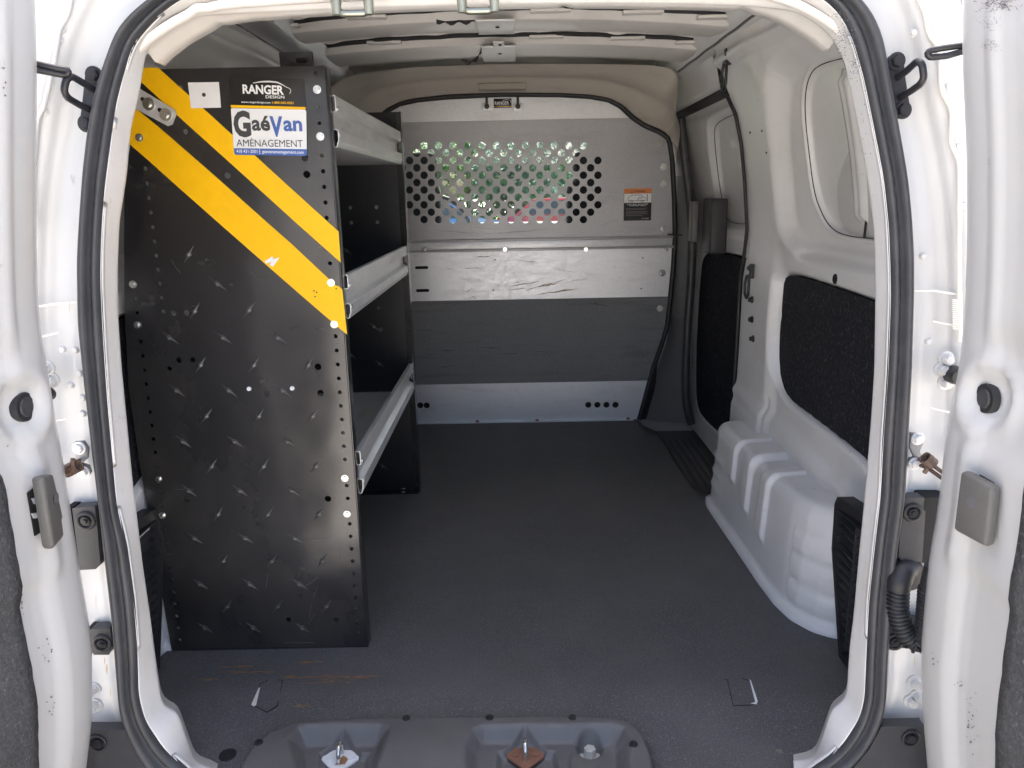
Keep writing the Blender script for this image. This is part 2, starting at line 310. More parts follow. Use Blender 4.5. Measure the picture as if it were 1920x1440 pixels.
# match outer loop to seal by height on the sides
def match(p,q):
    return q
G=[]
cs=[(-.02,.012),(0,.004),(.05,.0),(.1,.012),(.2,.017),(.36,.015),(.40,.006),(.44,-.004),(.6,-.008),(.72,-.006),(.76,-.002),(.80,.004),(.9,.012),(.97,.02),(1,.035),(1.02,.07),(1.03,.16)]
outz=outl[:,2]
for i in range(NL):
    a=seal_o[i]; 
    # outer point along the ray from the opening centre
    d=np.array([a[0],a[2]-.62]); best=None
    ang=math.atan2(d[1],d[0]); angs=np.arctan2(outl[:,2]-.62,outl[:,0]); k=int(np.argmin(np.abs(np.angle(np.exp(1j*(angs-ang)))))); b=outl[k]
    if a[2]<.9: 
        sgn=-1 if a[0]<0 else 1; xs=np.interp(a[2],[z for x,z in OUT[:8]],[abs(x) for x,z in OUT[:8]]); bb=np.array([sgn*xs,AP0[1]+.05*a[2],a[2]]); wgt=float(sstep(np.array(a[2]),.5,.9)); b=bb*(1-wgt)+b*wgt
    G.append([lerp(a,b,t)+np.array([0,h,0]) for t,h in cs])
G=np.array(G)
for c in range(G.shape[1]): G[:,c]=smooth(G[:,c],6)
MB().grid(G,flip=True).obj('rear_pillars','paint',VAN,'white painted body around the rear opening')
PG=G
# lower corners of the body below the seal
# ---------------------------------------------------------------- cargo side walls (relief grids)
def W(z): z=np.asarray(z,float); s=np.clip((z-.80)/.58,0,1); return .757-.155*s**1.6
def atw(u,v,off=0):
    x=.74
    for _ in range(40):
        p=at(u,v,'X',x); x=.5*x+.5*(float(W(p[2]))+off)
    return at(u,v,'X',x)
def wpoly(px,off=0): return [(lambda p:(p[1],p[2]))(atw(u,v,off)) for u,v in px]
def chaikin(P,k=2):
    P=np.array(P,float)
    for _ in range(k): Q=np.roll(P,-1,0); P=np.stack([.75*P+.25*Q,.25*P+.75*Q],1).reshape(-1,2)
    return [tuple(p) for p in P]
q_win=wpoly([(1478,165),(1484,138),(1500,122),(1530,112),(1560,107),(1592,100)])+[(1.40,1.235),(1.36,.88)]+wpoly([(1628,452),(1595,448),(1552,443),(1528,432),(1514,408),(1500,360),(1488,270),(1480,210)])
q_soft=wpoly([(1452,150),(1462,120),(1490,98),(1535,86)])+[(1.5,1.29),(1.27,1.28),(1.25,.82)]+wpoly([(1640,492),(1600,485),(1530,480),(1490,455),(1475,420),(1468,340),(1458,250)])
carp=wpoly([(1461,540),(1463,522),(1475,516),(1490,518),(1560,541),(1643,572)])+[(1.30,.735),(1.28,.33),(1.33,.31)]+wpoly([(1628,868),(1560,815),(1500,768),(1470,745),(1456,712),(1452,640)])
s_win=wpoly([(1326,250),(1328,235),(1345,222),(1390,203),(1404,215),(1416,300),(1418,418),(1370,421),(1348,412),(1338,360),(1330,300)],.03)
s_carp=wpoly([(1312,472),(1350,474),(1403,490),(1400,560),(1392,700),(1384,812),(1365,822),(1345,815),(1310,780),(1299,755),(1300,640),(1306,540)],.02)
q_win,q_soft,carp,s_win,s_carp=[chaikin(p) for p in (q_win,q_soft,carp,s_win,s_carp)]
post_edge=np.array(wpoly([(1378,172),(1398,215),(1408,270),(1414,340),(1418,430),(1412,480),(1405,520),(1397,650),(1390,760),(1384,830)]))  # (Y,z) rear edge of the sliding door opening
def yedge(z):
    o=np.argsort(post_edge[:,1]); return np.interp(z,post_edge[o,1],post_edge[o,0])
def wall_relief(Y,Z):
    x=W(Z)
    bl=sstep(Z,.72,.86); x=x-.022*(bl*sstep(Y,1.85,2.05)+(1-bl)*sstep(Y,2.055,2.12))    # the post stands inboard
    x=x-.022*0
    x=x+.040*sstep(sdf(Y,Z,q_soft),-.028,.030)                        # soft recess round the window blank
    d=sdf(Y,Z,q_win); x=x+.016*sstep(d,-.002,.004)-.004*np.exp(-((d+.006)/.004)**2)
    d=sdf(Y,Z,carp); x=x+.030*sstep(d,-.016,.006)
    x=x-.012*np.exp(-((Z-.30-.045*(Y-1.5))/.02)**2)                  # bevel above the wheel arch
    x=x-.014*sstep(-Z,-.335,-.29)*sstep(Y,1.62,1.70)
    # pressed step between window and carpet
    x=x+.010*np.exp(-((Z-.80)/.012)**2)*sstep(-Y,-2.0,-1.95)
    # vertical pressed flute on the post, and long soft swages
    x=x+.006*np.exp(-((Y-2.09+.04*(Z-.6))/.010)**2)*sstep(-np.abs(Z-.32),-.08,-.05)
    # cant rail swage
    x=x-.018*np.exp(-((Z-1.305)/.014)**2)
    # small dents
    for (y,z,r,a) in dents: x=x+a*np.exp(-(((Y-y)**2+(Z-z)**2)/r**2))
    return x
dents=[(2.07,1.05,.02,.003),(2.1,.62,.015,-.003),(2.12,.36,.02,.004),(1.7,.33,.05,.004),(1.9,.28,.04,-.004),(1.75,1.27,.05,.005),(2.0,1.2,.03,-.004)]
def build_wall(sg,name):
    ys=np.linspace(0,1,320); zs=np.linspace(-.03,1.37,340)
    G=np.zeros((320,340,3))
    for j,z in enumerate(zs):
        y1=float(yedge(z)); Y=1.20+(y1-1.20)*ys; Z=np.full_like(Y,z); X=wall_relief(Y,Z)
        X[-1]+=.05; X[-2]+=.006; Y[-1]=Y[-2]+.0005
        G[:,j]=np.stack([sg*X,Y,Z],1)
    return MB().grid(G,flip=(sg<0)).obj(name,'inner',VAN,('right' if sg>0 else 'left')+' inner side panel of white pressed steel')
WR=build_wall(1,'side_panel'); WL=build_wall(-1,'side_panel')
def carpet_slab(poly,x0,x1,name,parent,sg,m='carpet',jit=.0015,lab=None):
    pl=[(a+RS.uniform(-jit,jit),b+RS.uniform(-jit,jit)) for a,b in resample(poly+[poly[0]],90)[:-1]]
    o=sheet(pl,[],abs(x1-x0),lambda a,b,h:(sg*(x1-h),a,b)).obj(name,m,parent,lab); return o
carpet_slab(carp,.768,.785,'carpet_panel',WR,1,lab='black carpet panel low on the side wall')
carpet_slab(carp,.768,.785,'carpet_panel',WL,-1,lab='black carpet panel low on the side wall')
# sliding door
def sdoor_relief(Y,Z):
    x=W(Z)+.035
    d=sdf(Y,Z,s_win); x=x+.022*sstep(d,-.025,.008)+.012*sstep(d,-.001,.004)
    d=sdf(Y,Z,s_carp); x=x+.020*sstep(d,-.012,.004)
    x=x-.008*np.exp(-((Z-.80)/.02)**2)+.01*np.exp(-((Z-1.23)/.02)**2)
    return x
def build_sdoor(sg):
    Y,Z=np.meshgrid(np.linspace(2.26,3.22,220),np.linspace(-.04,1.30,260),indexing='ij')
    X=sdoor_relief(Y,Z); G=np.stack([sg*X,Y,Z],2)
    o=MB().grid(G,flip=(sg<0)).obj('sliding_door','inner',VAN,'white inner face of the sliding side door' if sg>0 else 'white inner face of the left side door')
    carpet_slab(s_carp,.790,.812,'carpet_panel',o,sg,lab='tall black carpet panel on the door')
    return o
SD=build_sdoor(1); SDL=build_sdoor(-1)
# window-blank stiffeners (pressed vertical bars)
def stiff(a,b,wd,parent,sg=1,n=24,relief=None,ext=.020):
    pa,pb=atw(*a,.03),atw(*b,.03); G=[]
    for k in range(n+1):
        t=k/n; y=pa[1]*(1-t)+pb[1]*t; z=pa[2]*(1-t)+pb[2]*t; x=float(relief(np.array(y),np.array(z))); e=min(1,min(k,n-k)/2.)
        G.append([(sg*(x+.004),y-wd*.65,z),(sg*(x-.001),y-wd*.5,z),(sg*(x-ext*e),y-wd*.38,z),(sg*(x-ext*e*1.05),y-wd*.1,z),(sg*(x-ext*e*.8),y,z),(sg*(x-ext*e*1.05),y+wd*.12,z),(sg*(x-ext*e),y+wd*.38,z),(sg*(x-.001),y+wd*.5,z),(sg*(x+.004),y+wd*.62,z)])
    return MB().grid(G,flip=sg>0).obj('stiffener_bar','inner',parent)
for sg,wp,sp in ((1,WR,SD),(-1,WL,SDL)):
    stiff((1567,125),(1604,428),.055,wp,sg,relief=wall_relief); stiff((1372,232),(1400,408),.06,sp,sg,relief=sdoor_relief)
# black shut line beside the quarter stiffener, and adhesive bead
for pl,par in (([(1583,100),(1590,190),(1602,250),(1606,330),(1612,400),(1618,447)],WR),([(1388,202),(1402,280),(1408,360),(1412,420)],SD)):
    P=[atw(u,v,.034) for u,v in pl]; P=[np.array([float((wall_relief if par is WR else sdoor_relief)(np.array(p[1]),np.array(p[2])))-.006,p[1],p[2]]) for p in P]
    MB().tube(resample(P,30),.0026,6).obj('adhesive_bead','rubber',par)
# rear edge rubber of the sliding door opening
P=[(float(W(z))-.027,y+.002,z) for y,z in post_edge]
for sg in (1,-1): MB().tube([(sg*a,b,c) for a,b,c in resample(P,50)],.0055,8).obj('door_gap_seal','rubber',VAN)
# top rail of door opening: box section with rubber under it
def toprail(sg):
    A=atw(1272,205); B=atw(1383,172); A=np.array([.70,3.22,A[2]]); z0=1.258
    ys=np.linspace(2.42,3.25,14); G=[]
    for y in ys:
        t=(y-2.42)/.83; x0=.650; zz=z0+.0*t
        G.append([(sg*.80,y,zz-.002),(sg*(x0+.012),y,zz),(sg*x0,y,zz+.012),(sg*(x0-.010),y,zz+.06),(sg*(x0-.03),y,zz+.10),(sg*(x0-.06),y,zz+.125)])
    MB().grid(G,flip=sg>0).obj('door_top_rail','inner',VAN,'white box rail above the sliding door')
    MB().tube([(sg*.675,2.44,z0-.012),(sg*.68,2.8,z0-.012),(sg*.685,3.2,z0-.012)],.016,8).obj('door_top_seal','rubber',VAN)
toprail(1); toprail(-1)
for pl,par,rf in ((q_win,WR,wall_relief),(s_win,SD,sdoor_relief)):
    Q=[p for p in pl if (p[0]>1.58 if par is WR else True)]
    k0=max(range(len(Q)),key=lambda i:math.hypot(Q[i][0]-Q[i-1][0],Q[i][1]-Q[i-1][1])); Q=Q[k0:]+Q[:k0]
    Q=resample(Q,120); MB().tube([(float(rf(np.array(a),np.array(b)))-.0008,a,b) for a,b in Q],.0013,5).obj('crease_line','rubber',par)  # thin dark tube traced along the crease of each window blank
# small black plugs, holes and bolts on the post
def plug(u,v,r,par=None,m='rubber',dep=.002,relief=wall_relief,name='plug'):
    p=atw(u,v); x=float(relief(np.array(p[1]),np.array(p[2]))); o=MB().cyl((x+.001,p[1],p[2]),(x-dep,p[1],p[2]),r,16,r*.85).obj(name,m,par or WR); return p
plug(1566,523,.0125,m='dark',name='drain_hole'); plug(1387,97,.010); plug(1422,248,.003,m='dark',name='drain_hole'); plug(1445,245,.003,m='dark',name='drain_hole'); plug(1452,286,.003,m='dark',name='drain_hole')
for u,v in ((1411,562),(1411,599),(1413,635)):
    p=atw(u,v,-.022); x=float(wall_relief(np.array(p[1]),np.array(p[2]))); MB().bolt((x,p[1],p[2]),(-1,0,0),.008,.010,1.3).obj('bolt','blackmetal',WR)
def dring(u,v,s=1.0):
    p=atw(u,v,-.02); x=float(wall_relief(np.array(min(p[1],float(yedge(p[2]))-.01)),np.array(p[2])))-.003; y=min(p[1],float(yedge(p[2]))-.03); z=p[2]
    o=MB().box((x-.008,y-.012*s,z),(x+.004,y+.012*s,z+.05*s),.003).bolt((x-.008,y,z+.036*s),(-1,0,0),.008*s,.006).obj('tie_down_ring','blackmetal',WR,'black folding cargo ring')
    L=[(x-.012,y-.014*s,z+.008),(x-.014,y-.022*s,z-.02*s),(x-.014,y-.020*s,z-.055*s),(x-.013,y,z-.07*s),(x-.014,y+.020*s,z-.055*s),(x-.014,y+.022*s,z-.02*s),(x-.012,y+.014*s,z+.008),(x-.012,y-.014*s,z+.008)]
    MB().tube(resample(L,28),.004,6).obj('ring','blackmetal',o)
dring(1373,122,.95); dring(1413,522,.85)
# ---------------------------------------------------------------- wheel arches
def arch(sg):
    path=[(.80,1.500),(.755,1.502),(.72,1.508),(.69,1.53),(.662,1.575),(.648,1.64),(.642,1.75),(.638,1.95),(.634,2.12),(.632,2.22),(.640,2.27),(.665,2.295),(.70,2.305),(.80,2.31)]
    P=smooth(resample(path,260),4); T=np.gradient(P,axis=0); T/=np.linalg.norm(T,axis=1)[:,None]; Nn=np.stack([T[:,1],-T[:,0]],1)   # to outboard
    if np.mean(Nn[100:150,0])<0: Nn=-Nn
    prof=[(-.016,-.004),(-.016,.012),(-.006,.016),(.0,.023)]+[(.0+.012*k/24,.023+.212*k/24) for k in range(1,25)]
    for k in range(1,9):
        a=math.radians(90*k/8); prof.append((.012+.034*(1-math.cos(a)),.235+.040*math.sin(a)))
    prof+=[(.046+.034*k,.275+.002*k) for k in range(1,5)]
    S_=np.r_[0,np.cumsum(np.linalg.norm(np.diff(P,axis=0),axis=1))]
    G=np.zeros((len(P),len(prof),3))
    for i in range(len(P)):
        y=P[i,1]; inner=P[i,0]<.66
        for j,(o,z) in enumerate(prof):
            rib=0
            if inner:
                for yc,zb in ((1.80,.10),(1.93,.12),(2.06,.16)):
                    rib+=.011*float(sstep(np.array(-abs(y-yc)),-.028,-.020))*float(sstep(np.array(z),zb-.012,zb+.008))
                for zc in (.07,.12,.17): rib+=.005*float(sstep(np.array(y),2.14,2.17))*math.exp(-((z-zc)/.008)**2)
            if P[i,1]<1.62 and z<.25:
                for zc in (.055,.115,.175): rib+=.005*float(sstep(np.array(-abs(z-zc)),-.026,-.016))*float(sstep(np.array(-abs(S_[i]-.13)),-.12,-.09))
            # keep the top from folding over itself
            oo=o-(.0 if not rib else rib)
            x=P[i,0]+Nn[i,0]*oo; yy=P[i,1]+Nn[i,1]*min(oo,.05)
            zz=z+(.03*(1.6-y)*(z>.2) if y<1.9 else 0)
            if z>.1: zz+=.018*(1.9-y)
            if j>=len(prof)-4: x=max(x,P[i,0]+.045+.034*(j-len(prof)+5)); 
            zz+= rib*.7*(z>.24)
            G[i,j]=(sg*min(x,.80),yy,zz)
    return MB().grid(G,flip=sg<0).obj('wheel_arch','inner',VAN,'white pressed steel wheel arch with ribs')
AR=arch(1); AL=arch(-1)
# ---------------------------------------------------------------- vent grilles behind the arches
def grille(sg):
    x=.690
    A=at(1566,928,'X',x); B=at(1616,962,'X',x); Cc=at(1606,1212,'X',x); D=at(1576,1190,'X',x)
    pts=[(p[1],p[2]) for p in (A,B,Cc,D)]
    y1,y0=A[1],1.33; zt,zb=A[2],.0
    yb=D[1]; slp=(A[2]-B[2])/(A[1]-B[1]); topz=lambda y:A[2]-slp*(A[1]-y)
    if sg<0: x=.729
    poly=[(A[1]-.01,A[2]),(A[1],A[2]-.02),(A[1]-.005,A[2]-.12),(yb,.012),(1.20,.012),(1.20,topz(1.2))]
    ins=[(A[1]-.012,A[2]-.022),(A[1]-.014,A[2]-.12),(yb-.010,.026),(1.222,.026),(1.222,topz(1.222)-.018)]
    o=sheet(poly,[ins],.034,lambda a,b,h:(sg*(x+h),a,b)).obj('vent_grille','rubber',VAN,'black plastic air vent grille behind the wheel arch')
    MB().add([(sg*(x+.0335),a,b) for a,b in poly],[tuple(range(len(poly)))]).obj('duct_back','dark',o)
    o2=None
    n=15
    for k in range(n):
        z=.045+(A[2]-.075)*k/(n-1); ye=float(np.interp(z,[.03,A[2]-.12,A[2]-.03],[yb-.013,A[1]-.019,A[1]-.015]))
        b=MB(); b.add([(sg*(x+.004),1.222,z),(sg*(x+.004),ye,z),(sg*(x+.03),ye,z+.006),(sg*(x+.03),1.222,z+.006),(sg*(x+.004),1.222,z+.0015),(sg*(x+.004),ye,z+.0015),(sg*(x+.03),ye,z+.0075),(sg*(x+.03),1.222,z+.0075)],
              [(0,1,2,3),(4,7,6,5),(0,4,5,1),(1,5,6,2),(2,6,7,3),(3,7,4,0)]); b.obj('louvre','greyplastic' if 0 else 'bumper',o)
    for y in (1.31,1.39): MB().box((sg*(x+.002),y-.002,.036),(sg*(x+.010),y+.002,A[2]-.03)).obj('grille_bar','bumper',o)
    return o
grille(1); grille(-1)
# ---------------------------------------------------------------- floor: steel pan, mat, door step
MB().box((-.80,1.262,-.05),(.60,2.33,-.022)).box((-.80,2.33,-.05),(.53,3.3,-.022)).box((.60,1.262,-.05),(.66,2.33,-.0222)).box((.66,1.262,-.05),(.80,2.33,-.0225)).box((-.80,1.0,-.05),(-.50,1.262,-.024)).box((.285,1.0,-.05),(.80,1.262,-.024)).obj('floor_pan','inner',VAN)
edge=[(at(u,v,'Z',0)[0],at(u,v,'Z',0)[1]) for u,v in ((1196,788),(1203,798),(1228,808),(1243,828),(1262,862),(1285,895),(1300,914),(1318,922),(1332,924))]
right=[(.541,3.20)]+edge+[(.640,2.30),(.650,2.2),(.656,1.75),(.668,1.60),(.69,1.56),(.715,1.53),(.745,1.52),(.76,1.40),(.735,1.29),(.625,1.268),(.600,1.19),(.57,1.10),(.5,1.04)]
_n=[(at(u,v,'Z',0)[0],at(u,v,'Z',0)[1]-.008) for u,v in ((450,1425),(470,1400),(500,1377),(545,1359),(610,1353),(760,1349),(918,1347),(1075,1347),(1145,1349),(1180,1358),(1203,1380),(1218,1412))]
notch=[(.262,1.04)]+_n[::-1]+[(-.475,1.04)]
left=notch+[(-.5,1.04),(-.57,1.10),(-.600,1.19),(-.640,1.268),(-.735,1.29),(-.765,1.42),(-.745,1.52),(-.715,1.53),(-.668,1.60),(-.656,1.75),(-.650,2.2),(-.640,2.30),(-.62,2.45),(-.62,3.20)]
mo=right+left
# fine strip grid clipped to the outline keeps gentle waves in the rubber
def mat_z(x,y): return .0-.020*float(sstep(np.array(-y),-1.33,-1.16))+.0012*math.sin(x*9+1)*math.sin(y*7)+.0014*math.sin(x*3.1+y*11)*max(0,1-abs(y-2.9)/.5)
fb=bmesh.new(); fv=[fb.verts.new((x,y,0)) for x,y in mo]; fb.faces.new(fv)
for k in range(1,40):
    y=1.04+k*.055; bmesh.ops.bisect_plane(fb,geom=fb.verts[:]+fb.edges[:]+fb.faces[:],plane_co=(0,y,0),plane_no=(0,1,0))
for k in range(-12,13): bmesh.ops.bisect_plane(fb,geom=fb.verts[:]+fb.edges[:]+fb.faces[:],plane_co=(k*.06,0,0),plane_no=(1,0,0))
for v in fb.verts: v.co.z=mat_z(v.co.x,v.co.y)
for f in fb.faces:
    if f.normal.z<0: f.normal_flip()
mt=MB().bm(fb,True).obj('floor_mat','mat'); solid(mt,.008)
mt['label']='black textured rubber mat covering the load floor'; mt['category']='floor mat'
# worn pale rim of the mat along the step
MB().tube(resample([(x+.002,y,-.004) for x,y in edge],40),.004,6).obj('mat_rim','rubber',mt)
# step well of the sliding door
st=MB(); st.box((.50,2.30,-.085),(.86,3.26,-.07)); 
st=st.obj('door_step','plastic',VAN,'black plastic step inside the sliding door')
for k in range(6): MB().box((.62+.028*k,2.34,-.0695),(.632+.028*k,3.1,-.062),.002).obj('tread_rib','plastic',st)
G=[[(x-.004,y,-.006),(x+.004,y,-.02),(x+.01,y,-.072)] for x,y in smooth(resample([(.541,3.22)]+edge+[(.66,2.30)],50),1)]
MB().grid(G).obj('step_riser','rubber',st)
# cut flaps, plug, rust streaks on the mat
def decal(px,m,name,par,z=.0016,n=None):
    P=[at(u,v,'Z',0) for u,v in px]; MB().add([(p[0],p[1],mat_z(p[0],p[1])+z) for p in P],[tuple(range(len(P)))]).obj(name,m,par)
decal([(1405,1275),(1408,1277),(1421,1313),(1419,1318),(1407,1317),(1416,1314)],'white','torn_edge',mt)
decal([(485,1291),(488,1290),(480,1322),(476,1324),(471,1321)],'sealer','torn_edge',mt)
def cut(px,par):
    P=[at(u,v,'Z',0) for u,v in px]; MB().tube([(p[0],p[1],mat_z(p[0],p[1])+.0) for p in P],.0009,5).obj('cut_line','dark',par)
cut([(1358,1274),(1364,1275),(1370,1300),(1375,1319),(1406,1318),(1420,1316),(1408,1278),(1392,1272)],mt)
cut([(502,1276),(488,1282),(478,1322),(500,1332),(520,1322),(530,1276),(522,1275)],mt)
p=at(425,1400,'Z',0); MB().cyl((p[0],p[1],-.02),(p[0],p[1],mat_z(p[0],p[1])+.003),.016,24,.015).obj('floor_plug','rubber',mt)
p=at(1462,1392,'Z',0); MB().cyl((p[0],p[1],-.02),(p[0],p[1],mat_z(p[0],p[1])+.002),.007,14).obj('screw','zinc',mt)
def streak(u0,u1,v,w):
    mb=MB()
    for k in range(int((u1-u0)/5)):
        u=RS.uniform(u0,u1); vv=v+RS.normal(0,w*.8); l=RS.uniform(2,16); h_=RS.uniform(.25,.9)*w*.6
        P=[at(a,b,'Z',0) for a,b in ((u-l,vv),(u-l*.3,vv-h_),(u+l*.5,vv-h_*.8),(u+l,vv+.3),(u+l*.2,vv+h_))]
        mb.add([(p[0],p[1],mat_z(p[0],p[1])+.0018+.0001*(k%9)) for p in P],[(0,1,2,3,4)])
    mb.obj('rust_streak','ruststain',mt,kind='stuff')
for a in ((540,705,1271,1.6),(560,622,1243,1.2),(398,480,1252,1.0),(430,515,1262,1.3),(600,660,1280,1.8),(375,405,1275,1.2),(560,590,1283,1),(655,672,1276,1),(555,585,1323,1.2),(440,470,1249,.8)): streak(*a)
for k in range(26):
    u,v=RS.uniform(380,1540),RS.uniform(820,1335); a=RS.uniform(-8,8); decal([(u,v),(u+RS.uniform(1,5),v+a*.2-.5),(u+RS.uniform(2,6),v+a*.3+.6)],'greytrim','lint_speck',mt,z=.0028)
# ---------------------------------------------------------------- rear sill cover with latch pockets
def px2(u,v): p=at(u,v,'Z',0); return (p[0],p[1])
outlS=[px2(*q) for q in ((436,1450),(450,1425),(470,1398),(500,1374),(545,1356),(610,1349),(760,1345),(918,1343),(1075,1343),(1150,1345),(1185,1354),(1210,1376),(1225,1410),(1236,1450))]+[(.26,1.02),(-.49,1.02)]
pk1=[px2(*q) for q in ((560,1366),(600,1362),(715,1362),(730,1368),(728,1385),(705,1440),(700,1470),(560,1470),(548,1420),(540,1390))]
pk1b=[px2(*q) for q in ((598,1392),(690,1392),(682,1440),(680,1470),(590,1470),(592,1440))]
pk2=[px2(*q) for q in ((885,1372),(905,1363),(1150,1361),(1172,1368),(1183,1390),(1180,1420),(1185,1470),(890,1470),(872,1430),(870,1400))]
pk2b=[px2(*q) for q in ((935,1392),(1040,1390),(1052,1440),(1055,1470),(915,1470),(925,1440))]
pk2c=[px2(*q) for q in ((1078,1376),(1140,1374),(1158,1390),(1165,1440),(1165,1470),(1066,1470),(1066,1400))]
Xg,Yg=np.meshgrid(np.linspace(-.53,.30,260),np.linspace(1.03,1.265,90),indexing='ij')
Zg=-.030+.036*sstep(sdf(Xg,Yg,outlS),-.006,.010)
Zg-=.014*sstep(-Yg,-1.20,-1.08)
Zg-=.030*sstep(sdf(Xg,Yg,pk1),-.004,.028); Zg-=.010*sstep(sdf(Xg,Yg,pk1b),-.004,.008)
Zg-=.026*sstep(sdf(Xg,Yg,pk2),-.004,.026); Zg-=.012*sstep(sdf(Xg,Yg,pk2b),-.004,.008); Zg-=.006*sstep(sdf(Xg,Yg,pk2c),-.004,.008)
Zg0=Zg.copy()
def zs(x,y,G_=None): i=int(np.clip((x+.53)/.83*259,0,259)); j=int(np.clip((y-1.03)/.235*89,0,89)); return float(Zg[i,j])
def pz3(u,v):
    z=0
    for _ in range(25): q=at(u,v,'Z',z); z=.5*z+.5*zs(q[0],q[1])
    return (q[0],q[1])
cs_=[pz3(985,1410),pz3(638,1416)]; bx=pz3(1106,1404)
Zg-=.020*sstep(-np.hypot(Xg-bx[0],(Yg-bx[1])),-.0235,-.019)
for q in cs_: Zg-=.010*sstep(-(np.abs(Xg-q[0])/.036+np.abs(Yg-q[1])/.036),-1.08,-1.0)
SILL=MB().grid(np.stack([Xg,Yg,Zg],2)).obj('sill_cover','plastic',VAN,'black moulded plastic rear sill cover with latch pockets')
def pz3(u,v):
    z=0
    for _ in range(25): q=at(u,v,'Z',z); z=.5*z+.5*zs(q[0],q[1])
    return (q[0],q[1])
def zs(x,y): i=int(np.clip((x+.53)/.83*259,0,259)); j=int(np.clip((y-1.03)/.235*89,0,89)); return float(Zg[i,j])
for u,v in ((607,1352),(762,1352),(918,1351),(1073,1351),(486,1397),(1188,1398)):
    x,y=px2(u,v); z=zs(x,y); o=MB().cyl((x,y,z-.004),(x,y,z+.0025),.0085,18,.007).cyl((x,y,z+.0025),(x,y,z+.0035),.004,10).obj('trim_clip','rubber',SILL)
for k,(u,v) in enumerate(((985,1412),(640,1418))):
    x,y=cs_[k]; z=zs(x,y)+.003; r=.034
    m_='rust' if k==0 else 'white'
    o=sheet([(x+r*math.cos(a)*(1-.1*0),y+r*math.sin(a)) for a in [math.pi/2*i+s for i in range(4) for s in (-.16,.16)]],[],.004,lambda a,b,h:(a,b,z+h)).obj('striker_plate',m_,SILL,'rusty diamond striker plate' if k==0 else 'white diamond striker plate with rust')
    for sx in (-.019,.019): MB().cyl((x+sx,y-.002,z+.004),(x+sx,y-.002,z+.007),.006,14).obj('rivet',m_,o)
    if k==1: MB().add([(x-.006,y-.02,z+.0052),(x+.012,y-.018,z+.0052),(x+.016,y-.004,z+.0052),(x+.004,y+.004,z+.0052)],[(0,1,2,3)]).obj('rust_patch','ruststain',o)
    L=[(x,y+.012,z),(x,y+.012,z+.022),(x,y+.006,z+.031),(x,y-.006,z+.031),(x,y-.014,z+.02),(x,y-.014,z)]
    MB().tube(resample(L,18),.0042,8).obj('striker_loop','zinc',o)
x,y=bx; z=zs(x,y)+.001; o=MB().cyl((x,y,z),(x,y,z+.004),.0185,24).obj('washer','boltgrey',SILL)
MB().cyl((x,y,z+.004),(x,y,z+.020),.0115,6,.0108,smooth=False).cyl((x,y,z+.020),(x,y,z+.0215),.008,12).obj('hex_bolt','boltgrey',o)
# ---------------------------------------------------------------- bulkhead partition
YP=3.19
def pz(u,v,y=YP): p=at(u,v,'Y',y); return (p[0],p[2])
er=[pz(*q) for q in ((945,177),(1050,178),(1105,181),(1140,187),(1163,199),(1185,220),(1208,236),(1240,249),(1254,262),(1260,300),(1264,380),(1265,440),(1262,500),(1256,560),(1250,612),(1240,645),(1233,665),(1224,690),(1212,735),(1198,783))]
er=[(0,er[0][1])]+er[1:]; er[-1]=(er[-1][0],.0)
def xr(z): 
    zz=[p[1] for p in er][::-1]; xx=[p[0] for p in er][::-1]; return float(np.interp(z,zz,xx))
def band(z0,z1,inset=.0):
    R=[(xr(z0)-inset,z0)]+[(x-inset,z) for x,z in er[::-1] if z0<z<z1]+[(xr(z1)-inset,z1)]
    if z1>=er[0][1]: R[-1]=(0,er[0][1]); return R+[(-x,z) for x,z in R[::-1][1:]]
    return R+[(-x,z) for x,z in R[::-1]]
PT=thing('bulkhead_partition',(0,YP,0),'grey steel bulkhead with round perforations closing off the cab behind the load bay','partition')
loc=lambda yy:(lambda a,b,h:(a,yy-YP-h,b))
# perforation grid
holes=[]
cxh,ch0=pz(560+937/2.526,690/2.526)
for r in range(11):
    yv=(690+35*r)/2.526; ks={0:(-5,6),1:(-6,6),10:(-5,6)}.get(r,(-7,7))
    for k in range(ks[0],ks[1]+1):
        xx=937+68.6*k if r%2==0 else 937+68.6*(k+.5)-68.6*.0
        if r%2==1 and k==ks[1]: 
            if r!=1: continue
            continue
        if r==1 and k==-6 and False: continue
        holes.append(pz(560+xx/2.526,yv))
Zt=[p[1] for p in er]
ztop=er[0][1]
o=sheet(band(.782,1.243),[circ(x,z,.0152) for x,z in holes if abs(x)<.46],.002,loc(YP)).obj('perforated_panel','galvdark',PT,'grey coated steel panel with staggered round holes')
PP=o
o=sheet(band(1.243,ztop),[],.0025,loc(YP+.004)).obj('top_panel','galv',PT,'pale steel top panel')
MB().box((-.64,-.004,1.240),(.64,-.0005,1.246)).obj('fold_edge','galvdark',PT)
# horizontal stiffening rail (hat section)
zr=[.733,.742,.768,.777,.782]
def rail(z0,z1,y0,y1,m,name):
    w_=xr((z0+z1)/2)-.004; return MB().box((-w_,y0,z0),(w_,y1,z1),.001).obj(name,m,PT)
rail(.774,.784,-.012,0,'galvdark','rail_edge'); rail(.744,.774,-.006,0,'galv','rail_web'); rail(.734,.744,-.014,0,'galvdark','rail_edge')
for u in (797,947,1098,1248):
    x,z=pz(u,467); MB().bolt((x,-.014,z),(0,-1,0),.006,.006).obj('bolt','zinc',PT)
def slot(x0,x1,z,r): return rrect(x0,z-r,x1,z+r,r*.99,4)
s1=pz(778,502);s2=pz(803,502);s3=pz(780,545);s4=pz(805,545)
MID=sheet(band(.533,.734),[slot(s1[0],s2[0],s1[1],.006),slot(s3[0],s4[0],s3[1],.006)],.002,loc(YP+.001)).obj('middle_panel','galv',PT,'bright galvanised middle panel, scratched')
